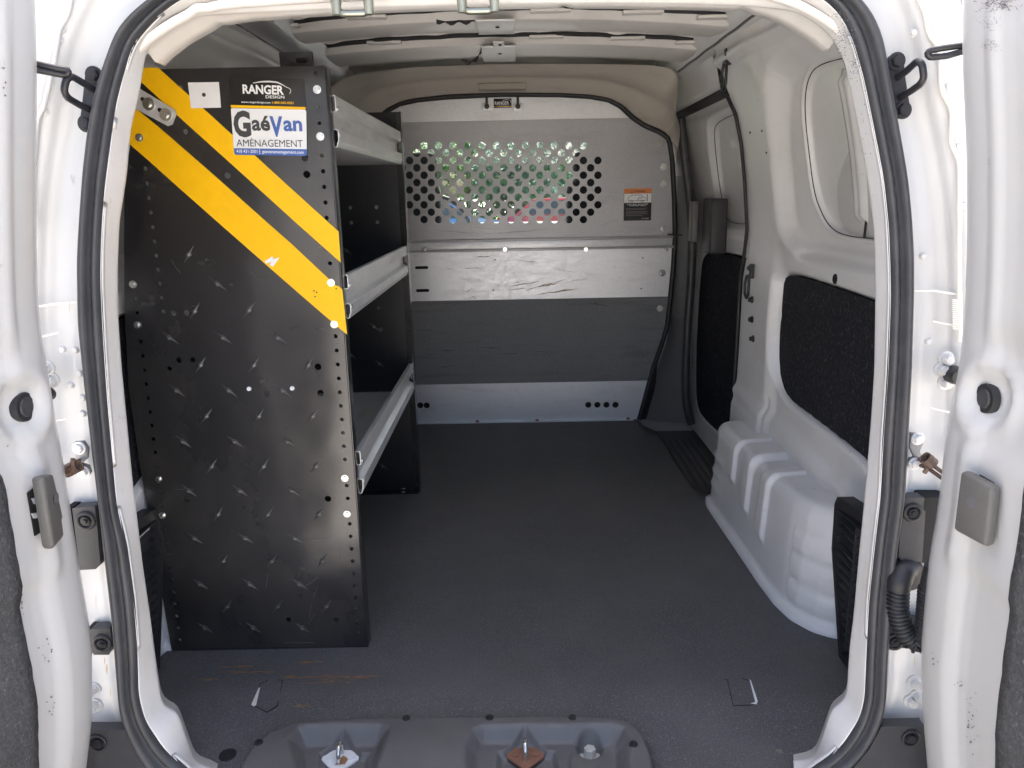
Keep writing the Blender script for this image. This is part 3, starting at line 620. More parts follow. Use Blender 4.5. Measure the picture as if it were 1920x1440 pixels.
MB().box((-.62,.02,.02),(.62,.024,.78)).obj('backing_sheet','dark',PT)
FB=sheet(band(.173,.533,.004),[],.005,loc(YP)).obj('felt_band','felt',PT,'dark grey felt band')
hl=[pz(u,760) for u in (788,800)]; hr=[pz(u,759) for u in (1103,1120,1137,1154)]
sheet(band(.0,.173),[circ(x,z,.0135,16) for x,z in hl+hr],.002,loc(YP+.001)).obj('lower_panel','galv',PT,'pale galvanised lower panel with a row of round holes')
MB().box((-.60,-.022,.0),(.535,-.001,.004)).obj('foot_flange','galv',PT)
for u in (895,1007,1177): x,z=pz(u,783); o=MB().bolt((x,-.012,.004),(0,0,1),.006,.006).obj('bolt','rust',PT)
# scratches: scuffed brown rub marks on the middle panel
def rub(u0,v0,u1,v1,w,m='ruststain',par=None,yy=-.0025):
    n=8; A=[];B=[]
    for k in range(n):
        t=k/(n-1); u=u0+(u1-u0)*t; v=v0+(v1-v0)*t+RS.uniform(-1,1); ww=w*math.sin(math.pi*(t*.9+.05))*RS.uniform(.3,1.2)
        A.append(pz(u,v-ww)); B.append(pz(u,v+ww))
    Q=A+B[::-1]; MB().add([(x,yy,z) for x,z in Q],[tuple(range(len(Q)))]).obj('rub_mark',m,par or PT)
M['feltmark']=mat('dark_felt_mark',(.085,.087,.09),.9,noise=(200,.5)); M['scuff']=mat('brown_scuff',(.33,.25,.18),.55,metal=.3,noise=(90,.3)); M['greyscuff']=mat('grey_scuff',(.30,.30,.31),.5,metal=.3,noise=(80,.3))
for a in ((960,537,1010,528,1.3),(985,545,1060,524,1.2),(1005,552,1085,541,1.3),(955,543,985,541,1),(870,502,905,504,.9),(890,482,920,480,1.2),(875,548,885,540,1.5),(1040,548,1075,541,1),(965,529,975,529,.9),(1010,538,1050,530,1),(885,556,895,560,.8),(970,488,1005,491,.7)): rub(*a,'scuff')
for a in ((835,502,855,507,.7),(1060,530,1110,520,.5),(870,560,900,555,.5),(1040,505,1080,510,.4),(1155,498,1148,505,.6),(1225,520,1230,540,.5)): rub(*a,'greyscuff')
for a in ((820,432,900,438,1.0),(905,438,1030,430,.8),(880,425,930,430,.7),(1130,300,1150,315,.8),(1135,318,1142,330,.8),(1175,260,1185,275,.8),(1190,255,1200,262,.6),(1120,425,1160,412,.7)): rub(*a,'greyscuff',None,-.0035)
for a in ((780,618,810,620,1),(820,657,855,656,.8),(900,651,940,652,.8),(925,663,980,663,.6),(1000,658,1040,660,.5),(820,690,850,684,.7),(1100,567,1140,573,1.2)): rub(*a,'feltmark',None,-.0067)
rub(1016,193,1016,193,5,'greyscuff',None,-.0)
# edge trim: thick black rubber round the bulkhead
tr=[(x,z) for x,z in er]; tr=[(-x,z) for x,z in tr[::-1]][:-1]+tr
MB().tube([(x,-.006,z) for x,z in resample(tr,160)],.010,8).obj('edge_trim','rubber',PT,'black rubber edge trim')
G=[]
for x,z in resample(er[10:],24): q=.012+.030*float(sstep(np.array(-z),-.30,-.12)); G.append([(x-.01,-.004,z),(x+q*.6,-.010,z),(x+q,.03,z)])
MB().grid(G,flip=True).obj('side_flap','rubber',PT)
for u,v in ((1240,270),(1246,313),(1246,345),(1245,428),(1243,512),(1239,578)):
    x,z=pz(u,v); MB().bolt((x-.004,-.003,z),(0,-1,0),.009,.006,1.6).obj('bolt','zinc',PT)
for u,v in ((928,487),(1205,483),(925,544),(1202,541)):
    x,z=pz(u,v); MB().cyl((x,-.0015,z),(x,-.003,z),.003,10).obj('rivet_hole','dark',PT)
# hooks and logo plate at the top
for u in (913,971):
    x,z=pz(u,199); o=MB().box((x-.02,-.006,z-.018),(x+.02,-.0015,z+.010),.001).obj('hook_bracket','galv',PT)
    MB().box((x-.005,-.012,z-.008),(x+.005,-.006,z+.046),.001).bolt((x,-.012,z-.002),(0,-1,0),.007,.006).obj('hook_strap','blackmetal',o)
x0,z0=pz(926,203); x1,z1=pz(959,185); LP=MB().box((x0,-.008,z0),(x1,-.004,z1),.001).obj('maker_plate','labelblack',PT,'small black maker plate with white lettering')
pl=lambda a,b,h:(x0+.004+a,-.0085-h,z0+.012+b)
textw('RANGER',(x1-x0)*.8,.013,pl,offset=.02).obj('lettering','white',LP)
MB().tube([(x0+.035,-.009,z0+.028),(x0+.055,-.009,z0+.031),(x0+.066,-.009,z0+.027),(x0+.069,-.009,z0+.018)],.0009,5).obj('logo_swoosh','white',LP)
MB().box((x0+.002,-.0085,z0+.004),(x1-.002,-.0079,z0+.006)).obj('print_stripe','yellow',LP)
# warning label
a=pz(1169,414); b=pz(1222,353); wl=lambda q,r,h:(q,-.0030-h,r)
def lab(x0,z0,x1,z1,m,name,par,h,yy=0): return MB().box((x0,-.0025-h,z0),(x1,-.0022,z1)).obj(name,m,par)
wx,wz=b[0]-a[0],b[1]-a[1]
WLb=lab(a[0],a[1],b[0],b[1],'labelblack','warning_label',PT,.0005); WLb['label']='warning label with orange head, white pictogram and black text block'
lab(a[0],b[1]-wz*.15,b[0],b[1],'orange','label_head',WLb,.0008); lab(a[0]+.001,b[1]-wz*.44,b[0]-.001,b[1]-wz*.155,'white','pictogram_field',WLb,.0008)
def L2(s,fx,fz,w_,h_,m,off=0): textw(s,w_*wx,h_*wz,lambda q,r,hh:(a[0]+fx*wx+q,-.0035-hh,a[1]+fz*wz+r),offset=off).obj('lettering',m,WLb)
L2('\u26A0' if 0 else 'WARNING',.36,.885,.42,.055,'blackprint',.02)
def wpt(fx,fz): return (a[0]+fx*wx,-.0037,a[1]+fz*wz)
MB().tube([wpt(.24,.88),wpt(.285,.955),wpt(.33,.88),wpt(.24,.88)],.0008,4).obj('warning_triangle','blackprint',WLb)
MB().tube([wpt(.15,.62),wpt(.16,.72),wpt(.28,.80),wpt(.62,.80),wpt(.72,.72),wpt(.78,.70),wpt(.79,.62),wpt(.15,.62)],.0010,4).tube([wpt(.84,.60),wpt(.84,.82)],.0018,4).tube([wpt(.5,.64),wpt(.55,.72),wpt(.62,.70),wpt(.66,.74)],.0016,4).obj('van_pictogram','blackprint',WLb)
for fx in (.27,.66): MB().tube([wpt(fx+.05*math.cos(t),.61+.035*math.sin(t)) for t in np.linspace(0,6.28,13)],.0008,4).obj('pictogram_wheel','blackprint',WLb)
L2('LOAD MUST BE SECURED',.12,.50,.76,.032,'white',.02); L2('TO PREVENT INJURY',.18,.455,.64,.032,'white',.02); 
for k,(fz,ww) in enumerate(((.375,.78),(.335,.70),(.28,.8),(.24,.74),(.2,.78),(.15,.6))): lab(a[0]+.08*wx,a[1]+fz*wz,a[0]+(.08+ww)*wx,a[1]+fz*wz+.0022,'greytrim','fine_print',WLb,.0009)
L2('RANGER',.66,.055,.26,.022,'white')
# beige headliner between roof and bulkhead
topB=[pz(*q) for q in ((640,300),(660,262),(690,225),(725,200),(765,182),(850,172),(945,170),(1050,171),(1110,174),(1146,181),(1172,196),(1195,218),(1218,232),(1246,242),(1262,258),(1268,300))]
A=[(at(u,v,'Y',2.70)) for u,v in ((585,330),(592,260),(602,200),(618,160),(660,140),(760,127),(850,122),(945,119),(1050,119),(1150,120),(1225,122),(1258,127),(1272,135),(1273,155),(1270,180),(1268,205),(1262,228),(1250,238))]
A=smooth(resample(A,80),2); B=smooth(resample([(x,YP-.012,z) for x,z in topB],80),2); G=[]
for i in range(80):
    row=[]
    for t in np.linspace(0,1,16):
        p=lerp(A[i],B[i]+np.array([0,.03,-.014]),t); bulge=.018*math.sin(math.pi*t)+.012*math.exp(-((t-.62)/.07)**2)-.010*math.exp(-((t-.3)/.2)**2)
        d=np.array([0,0,.7])-p; d[1]=0; d/=np.linalg.norm(d); row.append(p+d*-bulge)
    G.append(row)
MB().grid(G,flip=False).obj('headliner','headliner',VAN,'beige fabric headliner above the bulkhead')
p=at(898,172,'Y',3.1); q=at(986,160,'Y',3.1); MB().box((p[0],3.05,p[2]),(q[0],3.10,q[2]+.004),.004).obj('rear_view_block','beigetrim',VAN)
# B pillar trim between partition and sliding door
def pillar(sg):
    for (L,R,m,nm) in (([(1262,235),(1266,330)],[(1283,232),(1288,330)],'beigetrim','pillar_trim'),([(1264,330),(1264,440),(1262,520),(1256,596)],[(1288,330),(1290,440),(1288,520),(1283,596)],'felt','pillar_felt'),([(1256,592),(1250,640),(1232,690),(1215,745),(1196,785)],[(1284,592),(1284,660),(1282,720),(1284,760),(1290,792)],'greytrim','pillar_trim')):
        A=resample([at(u,v,'Y',3.225) for u,v in L],16); B=resample([at(u,v,'Y',3.10) for u,v in R],16)
        G=[[lerp(A[i],B[i],t)*np.array([sg,1,1])+np.array([0,-.012*math.sin(math.pi*t),0]) for t in np.linspace(0,1,6)] for i in range(16)]
        MB().grid(G,flip=(sg>0)).obj(nm,m,VAN)
    P=resample([at(u,v,'Y',3.06) for u,v in ((1276,222),(1284,300),(1294,380),(1298,440),(1296,520),(1290,600),(1285,700),(1286,760),(1296,795))],40)
    MB().tube([(sg*p[0],p[1],p[2]) for p in smooth(P,3)],.017,10).obj('door_front_seal','seal',VAN,'thick black rubber seal at the front of the sliding door')
    P=resample([atw(1290,790,.02),atw(1305,815,.02),atw(1345,862,.02)],12)
pillar(1); pillar(-1)
# grab handle / lock cover of sliding door
A=at(1312,420,'X',.76)
b_=MB(); p=at(1328,372,'X',.735); q=at(1312,470,'X',.735)
b_.box((.725,p[1]-.09,q[2]),(.785,p[1]+.04,p[2]),.010)
HC=b_.obj('lock_cover','bumper',SD,'black plastic lock cover with pull handle')
p=at(1303,378,'X',.70); q=at(1303,455,'X',.70); MB().box((.69,p[1]-.01,q[2]),(.715,p[1]+.05,p[2]),.006).obj('pull_handle','plastic',HC)
MB().tube([pz(0,0) and (float(W(.8))-.06,3.08,.79),(.66,3.17,.79)],.003,6).obj('cable','rubber',HC)
# ---------------------------------------------------------------- roof: header, bows, skin
def rz(x,base,cr): return base-cr*(abs(x)/.62)**2.4
XS=np.linspace(-.50,.50,65)
hd=[]
for x in XS:
    zt=1.232-.012*(abs(x)/.4)**2-.05*max(0,(abs(x)-.36)/.14)**2
    row=[(1.148,.006),(1.152,-.002),(1.16,-.004),(1.175,.004),(1.20,.006),(1.215,-.002),(1.248,-.002),(1.256,.006),(1.258,.03),(1.262,.12)]
    hd.append([(x,y,zt+dz+(.004 if abs((x+.02)%.26-.13)<.006 else 0)) for y,dz in row])
MB().grid(hd,flip=False).obj('rear_header','roof',VAN,'pale primer header over the rear opening')
def bow(y0,y1,zc,cr,half,name='roof_bow'):
    G=[]; n=90
    for k in range(n+1):
        x=-half+2*half*k/n; zt=zc-cr*(abs(x)/half)**2.2; e=min(1,(half-abs(x))/.05+.15)
        lip=.0022 if abs(((x+.03)/half*3.0)%1-.5)<.035 else 0
        notch=.012 if abs(abs(x)-.17)<.055 else 0
        row=[(y0-.030,.050),(y0-.024,.020+notch*.6),(y0-.004,.018),(y0,.002),(y0+.006,-.0),(y0+(y1-y0)*.25,-.003+lip),(y0+(y1-y0)*.5,-.004+lip),(y0+(y1-y0)*.75,-.003+lip),(y1-.006,0),(y1,.003),(y1+.004,.020),(y1+.022,.022+notch*.6),(y1+.030,.050)]
        G.append([(x,y0+(y-y0)*(e*.35+.65),zt+dz+.012*(1-e)) for y,dz in row])
    o=MB().grid(G,flip=False).obj(name,'roof',VAN,'pale pressed steel roof bow')
    for yy in (y0-.026,y1+.026):
        xs_=np.linspace(-half*.97,half*.97,80); MB().tube([(x,yy+.004*math.sin(x*23)+.003*math.sin(x*61),zc-cr*(abs(x)/half)**2.2+.022) for x in xs_],.006,6).obj('bow_edge_line','tape',o)  # dark tube along both long edges of the bow
    for q in (-.5,-.3,.12,.33,.5):
        x=q*half*1.8; MB().box((x-.05,y0-.034,zc-cr*(abs(x)/half)**2.2+.012),(x+.05,y0-.004,zc-cr*(abs(x)/half)**2.2+.020),.003).obj('bow_tab','roof',o)
    return o
M['tape']=mat('black_cloth_tape',(.03,.03,.032),.8,noise=(40,.4),bump=(60,.6,.002))
B1=bow(2.06,2.20,1.382,.030,.60); B2=bow(2.40,2.62,1.385,.030,.62); bow(1.55,1.68,1.385,.03,.58)
# roof skin with ribs
G=[]
for x in np.linspace(-.70,.70,71):
    row=[]
    for y in np.linspace(1.16,3.3,120):
        z=1.445-.045*(abs(x)/.68)**2.4+.005*math.cos((y-1.2)*38)*float(sstep(np.array(-abs(x)),-.55,-.45)); row.append((x,y,z))
    G.append(row)
MB().grid(G,flip=True).obj('roof_skin','roof',VAN,'inner face of the ribbed roof skin')
# cant rails joining wall and roof
for sg in (1,-1):
    G=[]
    for y in np.linspace(1.16,3.2,60):
        dz=.003*(int(y*28)%2); G.append([(sg*.735,y,1.375),(sg*.60,y,1.34),(sg*.585,y,1.352),(sg*.56,y,1.372+dz),(sg*.555,y,1.395),(sg*.57,y,1.43)])
    MB().grid(G,flip=(sg<0)).obj('cant_rail','inner',VAN,'white roof side rail')
    MB().tube([(sg*.588,y,1.347+.001*math.sin(y*30)) for y in np.linspace(1.3,2.72,60)],.0035,5).obj('seam_sealer','greytrim',VAN)
# brackets on the bows
def brk(u0,v0,u1,v1,z,par,tab=False):
    a=at(u0,v1,'Z',z); b=at(u1,v0,'Z',z); o=MB().box((a[0],a[1]-0.,z-.006),(b[0],b[1],z-.002),.001)
    o=MB().box((min(a[0],b[0]),min(a[1],b[1]),z-.007),(max(a[0],b[0]),max(a[1],b[1]),z-.002),.0015).obj('roof_bracket','inner',par)
    c=((a[0]+b[0])/2,(a[1]*.4+b[1]*.6)); MB().cyl((c[0]+.004,c[1],z-.0072),(c[0]+.004,c[1],z-.0095),.005,8).obj('slot','dark',o)
    return o
brk(897,33,965,60,1.374,B1); 
brk(907,83,967,112,1.376,B2); q=brk(925,75,945,84,1.377,B2)
# torn black tape hanging between bows, wire harness on the left
M['tape']=mat('black_cloth_tape',(.03,.03,.032),.8,noise=(40,.4),bump=(60,.6,.002))
def ribbon(px,wz,m,name,y,par=VAN):
    P=resample([at(u,v,'Y',y) for u,v in px],14); G=[[p+np.array([0,.004*math.sin(i),-wz*(.5+.5*math.sin(i*1.3+1))]),p+np.array([0,0,wz*.3])] for i,p in enumerate(P)]
    o=MB().grid(G).obj(name,m,par); solid(o,.002)
ribbon([(818,38),(832,42),(850,41),(890,39)],.008,'tape','torn_tape',1.9); ribbon([(903,92),(896,108),(884,116),(866,114)],.010,'tape','torn_tape',2.3)
hp=[at(u,v,'Z',1.352) for u,v in ((404,36),(420,48),(440,52),(470,75),(500,90),(530,100),(560,112))]
for k in range(3):
    MB().tube(smooth(resample([p+np.array([RS.uniform(-.006,.006)+k*.008,0,RS.uniform(-.008,.004)]) for p in hp],50),1),.0055-.001*k,7).obj('wiring_harness','tape',VAN)
p=at(470,55,'Z',1.35);q=at(510,38,'Z',1.36); MB().tube([at(436,56,'Z',1.35),p,q],.005,6).obj('wiring_branch','tape',VAN)
G=[]
for y in np.linspace(1.3,2.7,50): G.append([(-.585,y,1.345),(-.52,y,1.35+.003*math.sin(y*40)),(-.515,y,1.365),(-.50,y,1.385)])
MB().grid(G).obj('harness_channel','galv',VAN)
# door latch fittings at the top of the opening
def toplatch(uc,flip):
    x=at(uc,18,'Y',1.155)[0]; z=1.2135; y=1.125
    ol=[(-.075,-.0),(-.07,.03),(-.02,.035),(.02,.028),(.055,.012),(.085,.030),(.085,-.02),(.05,-.026),(-.06,-.024)]
    ol=[(a*(-1 if flip else 1)*.62,b) for a,b in ol]
    o=sheet(ol,[],.006,lambda a,b,h:(x+a,y+.02+b,z+.018+h)).obj('latch_striker','latch',VAN,'zinc plated door latch striker hanging from the header'); bevelm(o,.002)
    MB().box((x-.050,y+.006,z+.016),(x+.050,y+.03,z+.024),.004).obj('latch_body','latch',o)
    s=-.006 if not flip else .006
    L=[(x-.022+s,y+.02,z+.012),(x-.022+s,y+.01,z-.004),(x-.015+s,y+.006,z-.010),(x+.015+s,y+.006,z-.010),(x+.022+s,y+.01,z-.004),(x+.022+s,y+.02,z+.012)]
    MB().tube(resample(L,24),.0048,8).obj('latch_loop','latch',o)
    for q in (-.022,.022): MB().cyl((x+q+s,y+.004,z+.012),(x+q+s,y+.004,z-.012),.0075,12,.006).obj('latch_post','latch',o)
toplatch(676,False); toplatch(890,True)
# ---------------------------------------------------------------- outer body shell, cab
def shell():
    secs=[(1.22,0),(2.2,0),(3.3,0)]
    ring=[(-.80,-.30),(-.86,.0),(-.87,.35),(-.85,.75),(-.79,1.1),(-.72,1.32),(-.6,1.42),(-.3,1.462),(0,1.475)]
    ring=ring+[(-x,z) for x,z in ring[::-1][1:]]
    G=[[(x*(.94 if y<1.23 else 1),y,z*(1 if z<1.3 else (.985 if y<1.23 else 1))) for x,z in ring] for y,_ in secs]
    o=MB().grid(G).obj('outer_shell','paint',VAN,'white outer bodywork'); solid(o,.004,1)
    G=[[(x*(1-.10*max(0,y-3.9)),y,min(z,h)) for x,z in ring if True] for y,h in ((3.3,2),(3.7,1.9))]
    o=MB().grid(G).obj('cab_roof','paint',VAN); 
    # cut away the side windows: lower cab body and nose
    G=[[(x*(1-.12*max(0,(y-4.0))),y,min(z,h)) for x,z in ring if z<=.76 or True] for y,h in ((3.7,.74),(4.3,.70),(4.62,.60),(4.85,.50),(4.95,.2))]
    MB().grid(G).obj('bonnet','paint',VAN,'white bonnet')
    for sg in (1,-1): MB().tube([(sg*.74,4.25,.76),(sg*.72,4.0,1.05),(sg*.66,3.68,1.40)],.035,8).obj('windscreen_pillar','bumper',VAN)
    MB().add([(-.74,4.30,.74),(.74,4.30,.74),(.64,3.70,1.40),(-.64,3.70,1.40)],[(0,1,2,3)]).obj('windscreen','glass',VAN)
    MB().box((-.70,3.95,.45),(.70,4.28,.815),.03).obj('dashboard','bumper',VAN)
    MB().box((-.80,3.22,-.2),(.80,4.6,-.15)).obj('cab_floor','bumper',VAN)
    MB().tube([(-.36+.17*math.cos(t),3.86-.05*math.sin(t),.80+.16*math.sin(t)) for t in np.linspace(0,2*math.pi,25)],.013,8).obj('steering_wheel','bumper',VAN)
    MB().tube([(0,3.74,1.30),(0,3.72,1.24)],.006,6).box((-.12,3.70,1.20),(.12,3.72,1.26),.01).obj('rear_view_mirror','bumper',VAN)
    for x0,x1,zt in ((-.74,-.29,1.145),(.265,.74,1.14)):
        st=MB().box((x0,3.40,.30),(x1,3.56,zt-.12),.05).obj('cab_seat','seatcloth',VAN,'black cab seat')
        MB().box((x0,3.42,.25),(x1,3.86,.42),.04).obj('seat_cushion','seatcloth',st)
        MB().box((x0+.03,3.42,zt-.14),(x1-.01,3.54,zt),.045).obj('headrest','seatcloth',st)
    for sg in (1,-1):
        MB().box((sg*.80,3.3,-.2),(sg*.86,4.3,.78),.01).obj('cab_door','paint',VAN)
        MB().box((sg*.72,3.3,.78),(sg*.83,3.42,1.42),.01).obj('cab_pillar','bumper',VAN)
shell()
outer=[(-.86,-.2),(.86,-.2),(.86,.75),(.80,1.1),(.72,1.33),(.58,1.43),(0,1.47),(-.58,1.43),(-.72,1.33),(-.80,1.1),(-.86,.75)]
hole=[(x*1.012,z+.004) for x,z in er[1:]]; hole=[(-x,z) for x,z in hole[::-1]]+hole
sheet(outer,[hole],.004,lambda a,b,h:(a,3.232+h,b)).obj('light_block_plate','beigetrim',VAN,'added plate blocking light round the bulkhead')  # added plate, keeps cab light from leaking past the bulkhead
for y in (1.75,4.35):
    for sg in (1,-1): 
        o=MB().cyl((sg*.85,y,-.24),(sg*.72,y,-.24),.30,32).obj('wheel','rubber',VAN); MB().cyl((sg*.855,y,-.24),(sg*.80,y,-.24),.2,24).obj('rim','zinc',o)
# ---------------------------------------------------------------- rear bumper corners
def bcorner(sg):
    if sg<0: px=[(164,1358),(245,1358),(262,1402),(290,1445),(330,1475),(300,1520),(160,1520)]
    else: px=[(1728,1350),(1645,1352),(1622,1395),(1590,1432),(1550,1460),(1560,1520),(1740,1520)]
    P=[atpl(u,v,AP0+np.array([0,-.010,0]),TILT) for u,v in px]
    mb=sheet([(p[0],p[2]) for p in P],[],.02,lambda a,b,h:(a,AP0[1]+.05*b-.004-.02+h,b)); o=mb.obj('bumper_corner','bumper',VAN,'black plastic bumper corner'); bevelm(o,.004)
    c=atpl(*((183,1394) if sg<0 else (1708,1385)),AP0+np.array([0,-.026,0]),TILT)
    MB().tube([(c[0]+.013*math.cos(t),c[1],c[2]+.013*math.sin(t)) for t in np.linspace(0,6.28,19)],.0022,6).obj('screw_recess','rubber',o)
    MB().cyl((c[0],c[1]+.004,c[2]),(c[0],c[1]-.004,c[2]),.009,16,.007).obj('screw','blackmetal',o)
bcorner(-1); bcorner(1)
MB().box((-.80,.93,-.30),(.80,1.06,-.045),.02).obj('rear_bumper','bumper',VAN,'black rear bumper')
# ---------------------------------------------------------------- pillar hardware
def pp(u,v,dy=-.0): return ap(u,v,dy)
def lampbase(px,screw,ribs,sg):
    P=[pp(u,v) for u,v in px]
    o=sheet([(p[0],p[2]) for p in P],[],.022,lambda a,b,h:(a,AP0[1]+.05*b-.016+h,b)).obj('lamp_mount','bumper',VAN,'black plastic tail lamp mount with screw'); bevelm(o,.004)
    c=pp(*screw); y=c[1]-.018
    MB().tube([(c[0]+.0125*math.cos(t),y+.001,c[2]+.0125*math.sin(t)) for t in np.linspace(0,6.28,19)],.003,6).obj('screw_collar','rubber',o)
    MB().cyl((c[0],y+.004,c[2]),(c[0],y-.002,c[2]),.0085,16,.007).cyl((c[0],y-.002,c[2]),(c[0],y-.005,c[2]),.004,6).obj('screw','blackmetal',o)
    if ribs:
        a=pp(ribs[0],ribs[1]); b=pp(ribs[2],ribs[3]); n=26; mb=MB()
        for k in range(n):
            z=a[2]+(b[2]-a[2])*(k+.5)/n; mb.box((min(a[0],b[0]),AP0[1]+.05*z-.006,z-.0014),(max(a[0],b[0]),AP0[1]+.05*z+.018,z+.0006))
        mb.obj('ribbed_edge','rubber',o,kind='stuff')
        MB().box((min(a[0],b[0]),AP0[1]+.008,min(a[2],b[2])),(max(a[0],b[0]),AP0[1]+.06,max(a[2],b[2]))).obj('ribbed_backing','dark',o)
lampbase([(146,945),(188,942),(192,975),(198,1050),(190,1058),(160,1060)],(172,968),(128,948,156,1062),-1)
lampbase([(178,1170),(216,1168),(221,1205),(214,1217),(185,1217)],(202,1195),(166,1176,182,1220),-1)
lampbase([(1727,926),(1686,926),(1682,940),(1675,1035),(1681,1043),(1719,1045)],(1701,953),(1724,926,1766,1048),1)
lampbase([(1742,1156),(1662,1156),(1656,1198),(1664,1204),(1736,1206)],(1668,1192),None,1)
def hexb(u,v,r,m,par,dy=-.004,d=(0,-1,0),h=.008): c=pp(u,v,dy); return MB().bolt(tuple(c),d,r,h,1.35).obj('hex_bolt',m,par)
def holdopen(sg,plate,b1,b2,bar):
    P=[pp(u,v) for u,v in plate]; o=sheet([(p[0],p[2]) for p in P],[],.010,lambda a,b,h:(a,AP0[1]+.05*b-.006+h,b)).obj('hold_open_catch','blackmetal',VAN,'black metal door hold-open catch bolted to the pillar'); bevelm(o,.002)
    for q in (b1,b2): hexb(*q,.0088,'blackmetal',o,-.007)
    L=[pp(u,v,dy) for u,v,dy in bar]; MB().tube(smooth(resample(L,40),2),.0048,10).obj('catch_loop','blackmetal',o)
    return o
holdopen(-1,[(164,140),(172,130),(190,133),(193,150),(187,200),(180,240),(170,245),(158,242),(154,230),(160,180)],(177,141),(163,232),[(180,172,-.004),(160,158,-.03),(133,142,-.06),(124,148,-.068),(119,172,-.068),(126,183,-.062),(150,197,-.03),(172,207,-.004)])
holdopen(1,[(1662,115),(1668,105),(1682,103),(1690,112),(1694,150),(1702,200),(1700,215),(1688,222),(1677,218),(1672,190)],(1680,115),(1692,207),[(1682,146,-.004),(1700,133,-.03),(1720,114,-.058),(1729,118,-.064),(1733,148,-.064),(1726,158,-.058),(1706,172,-.03),(1686,183,-.004)])
# check links (grey plate + rusty spring arm)
def checklink(sg,plate,bolts,arm,spring):
    P=[pp(u,v) for u,v in plate]; o=sheet([(p[0],p[2]) for p in P],[],.006,lambda a,b,h:(a,AP0[1]+.05*b-.004+h,b)).obj('check_link','zincgrey',VAN,'grey door check link with rusty spring arm'); bevelm(o,.0015)
    for q in bolts: hexb(*q,.0075,'galv',o,-.005,h=.006)
    L=[pp(u,v,d) for u,v,d in arm]; 
    for q in (-.0045,.0045): MB().tube(smooth(resample([l+np.array([0,0,q]) for l in L],24),1),.0030,6).obj('check_arm','linkrust',o)
    MB().tube([L[1]+np.array([-.004,0,-.012]),L[1]+np.array([0,-.004,0]),L[1]+np.array([.003,0,.014])],.0035,8).obj('link_pin','linkrust',o)
    c=[pp(u,v,-.034) for u,v in spring]; a,b=np.array(c[0]),np.array(c[1]); n=90; pts=[]
    ax=(b-a)/np.linalg.norm(b-a); e1=np.cross(ax,[0,1,0]); e2=np.array([0,1,0])
    for k in range(n): t=k/(n-1); th=t*2*math.pi*7; pts.append(a+(b-a)*t+(e1*math.cos(th)+e2*math.sin(th))*.0085)
    MB().tube(pts,.0016,5).obj('check_spring','linkrust',o)
checklink(-1,[(140,828),(158,826),(167,840),(166,858),(155,868),(168,872),(172,885),(166,894),(150,892),(148,878),(140,868),(146,852),(141,842)],[(149,840),(157,885)],[(150,868,-.006),(136,876,-.03),(118,886,-.06)],[(148,872),(124,884)])
checklink(1,[(1706,811),(1725,812),(1729,828),(1722,845),(1730,862),(1722,876),(1703,874),(1702,860),(1712,856),(1704,838)],[(1720,822),(1714,869)],[(1722,866,-.006),(1740,872,-.03),(1768,892,-.06)],[(1734,858),(1748,870)])
# hinge bolts
HB={-1:[(90,690),(99,712),(178,1290),(181,1320)],1:[(1772,672),(1763,692),(1771,716),(1712,1277),(1706,1312),(1718,1302)]}
for sg in (1,-1):
    for u,v in HB[sg]:
        hexb(u,v,.0085,'paint',VAN,-.010,h=.012)
for u,v,rr in ((93,738,.010),(1786,702,.014)):
    c=pp(u,v,-.02); MB().cyl(tuple(c),tuple(c+np.array([0,-.02,0])),rr,18,rr*.8).obj('door_stop','rubber',VAN)
# raised drip seams and weld seams
def seam(px,r,m='paint',dy=-.010,name='drip_seam'): MB().tube(smooth(resample([pp(u,v,dy) for u,v in px],60),1),r,7).obj(name,m,VAN)
seam([(134,-10),(132,7),(128,28),(111,55),(104,108),(83,198),(70,225),(62,323),(64,430)],.0034)
seam([(1720,-10),(1723,0),(1736,25),(1739,64),(1762,89),(1764,170),(1785,205),(1782,269),(1799,301),(1798,496),(1800,640)],.0036,'sealer')
seam([(70,575),(100,570),(155,565)],.0016,'sealer',-.006); seam([(75,632),(110,624)],.0012,'sealer',-.008); seam([(100,790),(124,785)],.001,'sealer',-.008)
seam([(1706,545),(1750,545),(1802,553)],.0016,'sealer',-.006); seam([(1748,602),(1798,612)],.0012,'sealer',-.008); seam([(1745,765),(1790,775)],.0012,'sealer',-.008)
# spot weld dimples
mb=MB()
for u,v in ((112,77),(118,56),(85,210),(62,250),(142,656),(118,655),(150,700),(133,722),(156,745),(156,775),(1712,62),(1760,80),(1777,162),(1796,275),(1805,385),(1730,480),(1740,640)):
    c=pp(u,v,-.004); mb.cyl(tuple(c),tuple(c+np.array([0,-.004,0])),.006,12,.0035)
mb.obj('spot_weld','paint',VAN,kind='stuff')
# ribbed putty (lines at 1790,590)
mb=MB()
for k in range(16):
    v=562+k*3.6; a=pp(1786,v,-.011); b=pp(1802,v+.6,-.011); mb.tube([a,b],.0010,5)
mb.obj('brushed_sealer','sealer',VAN,kind='stuff')
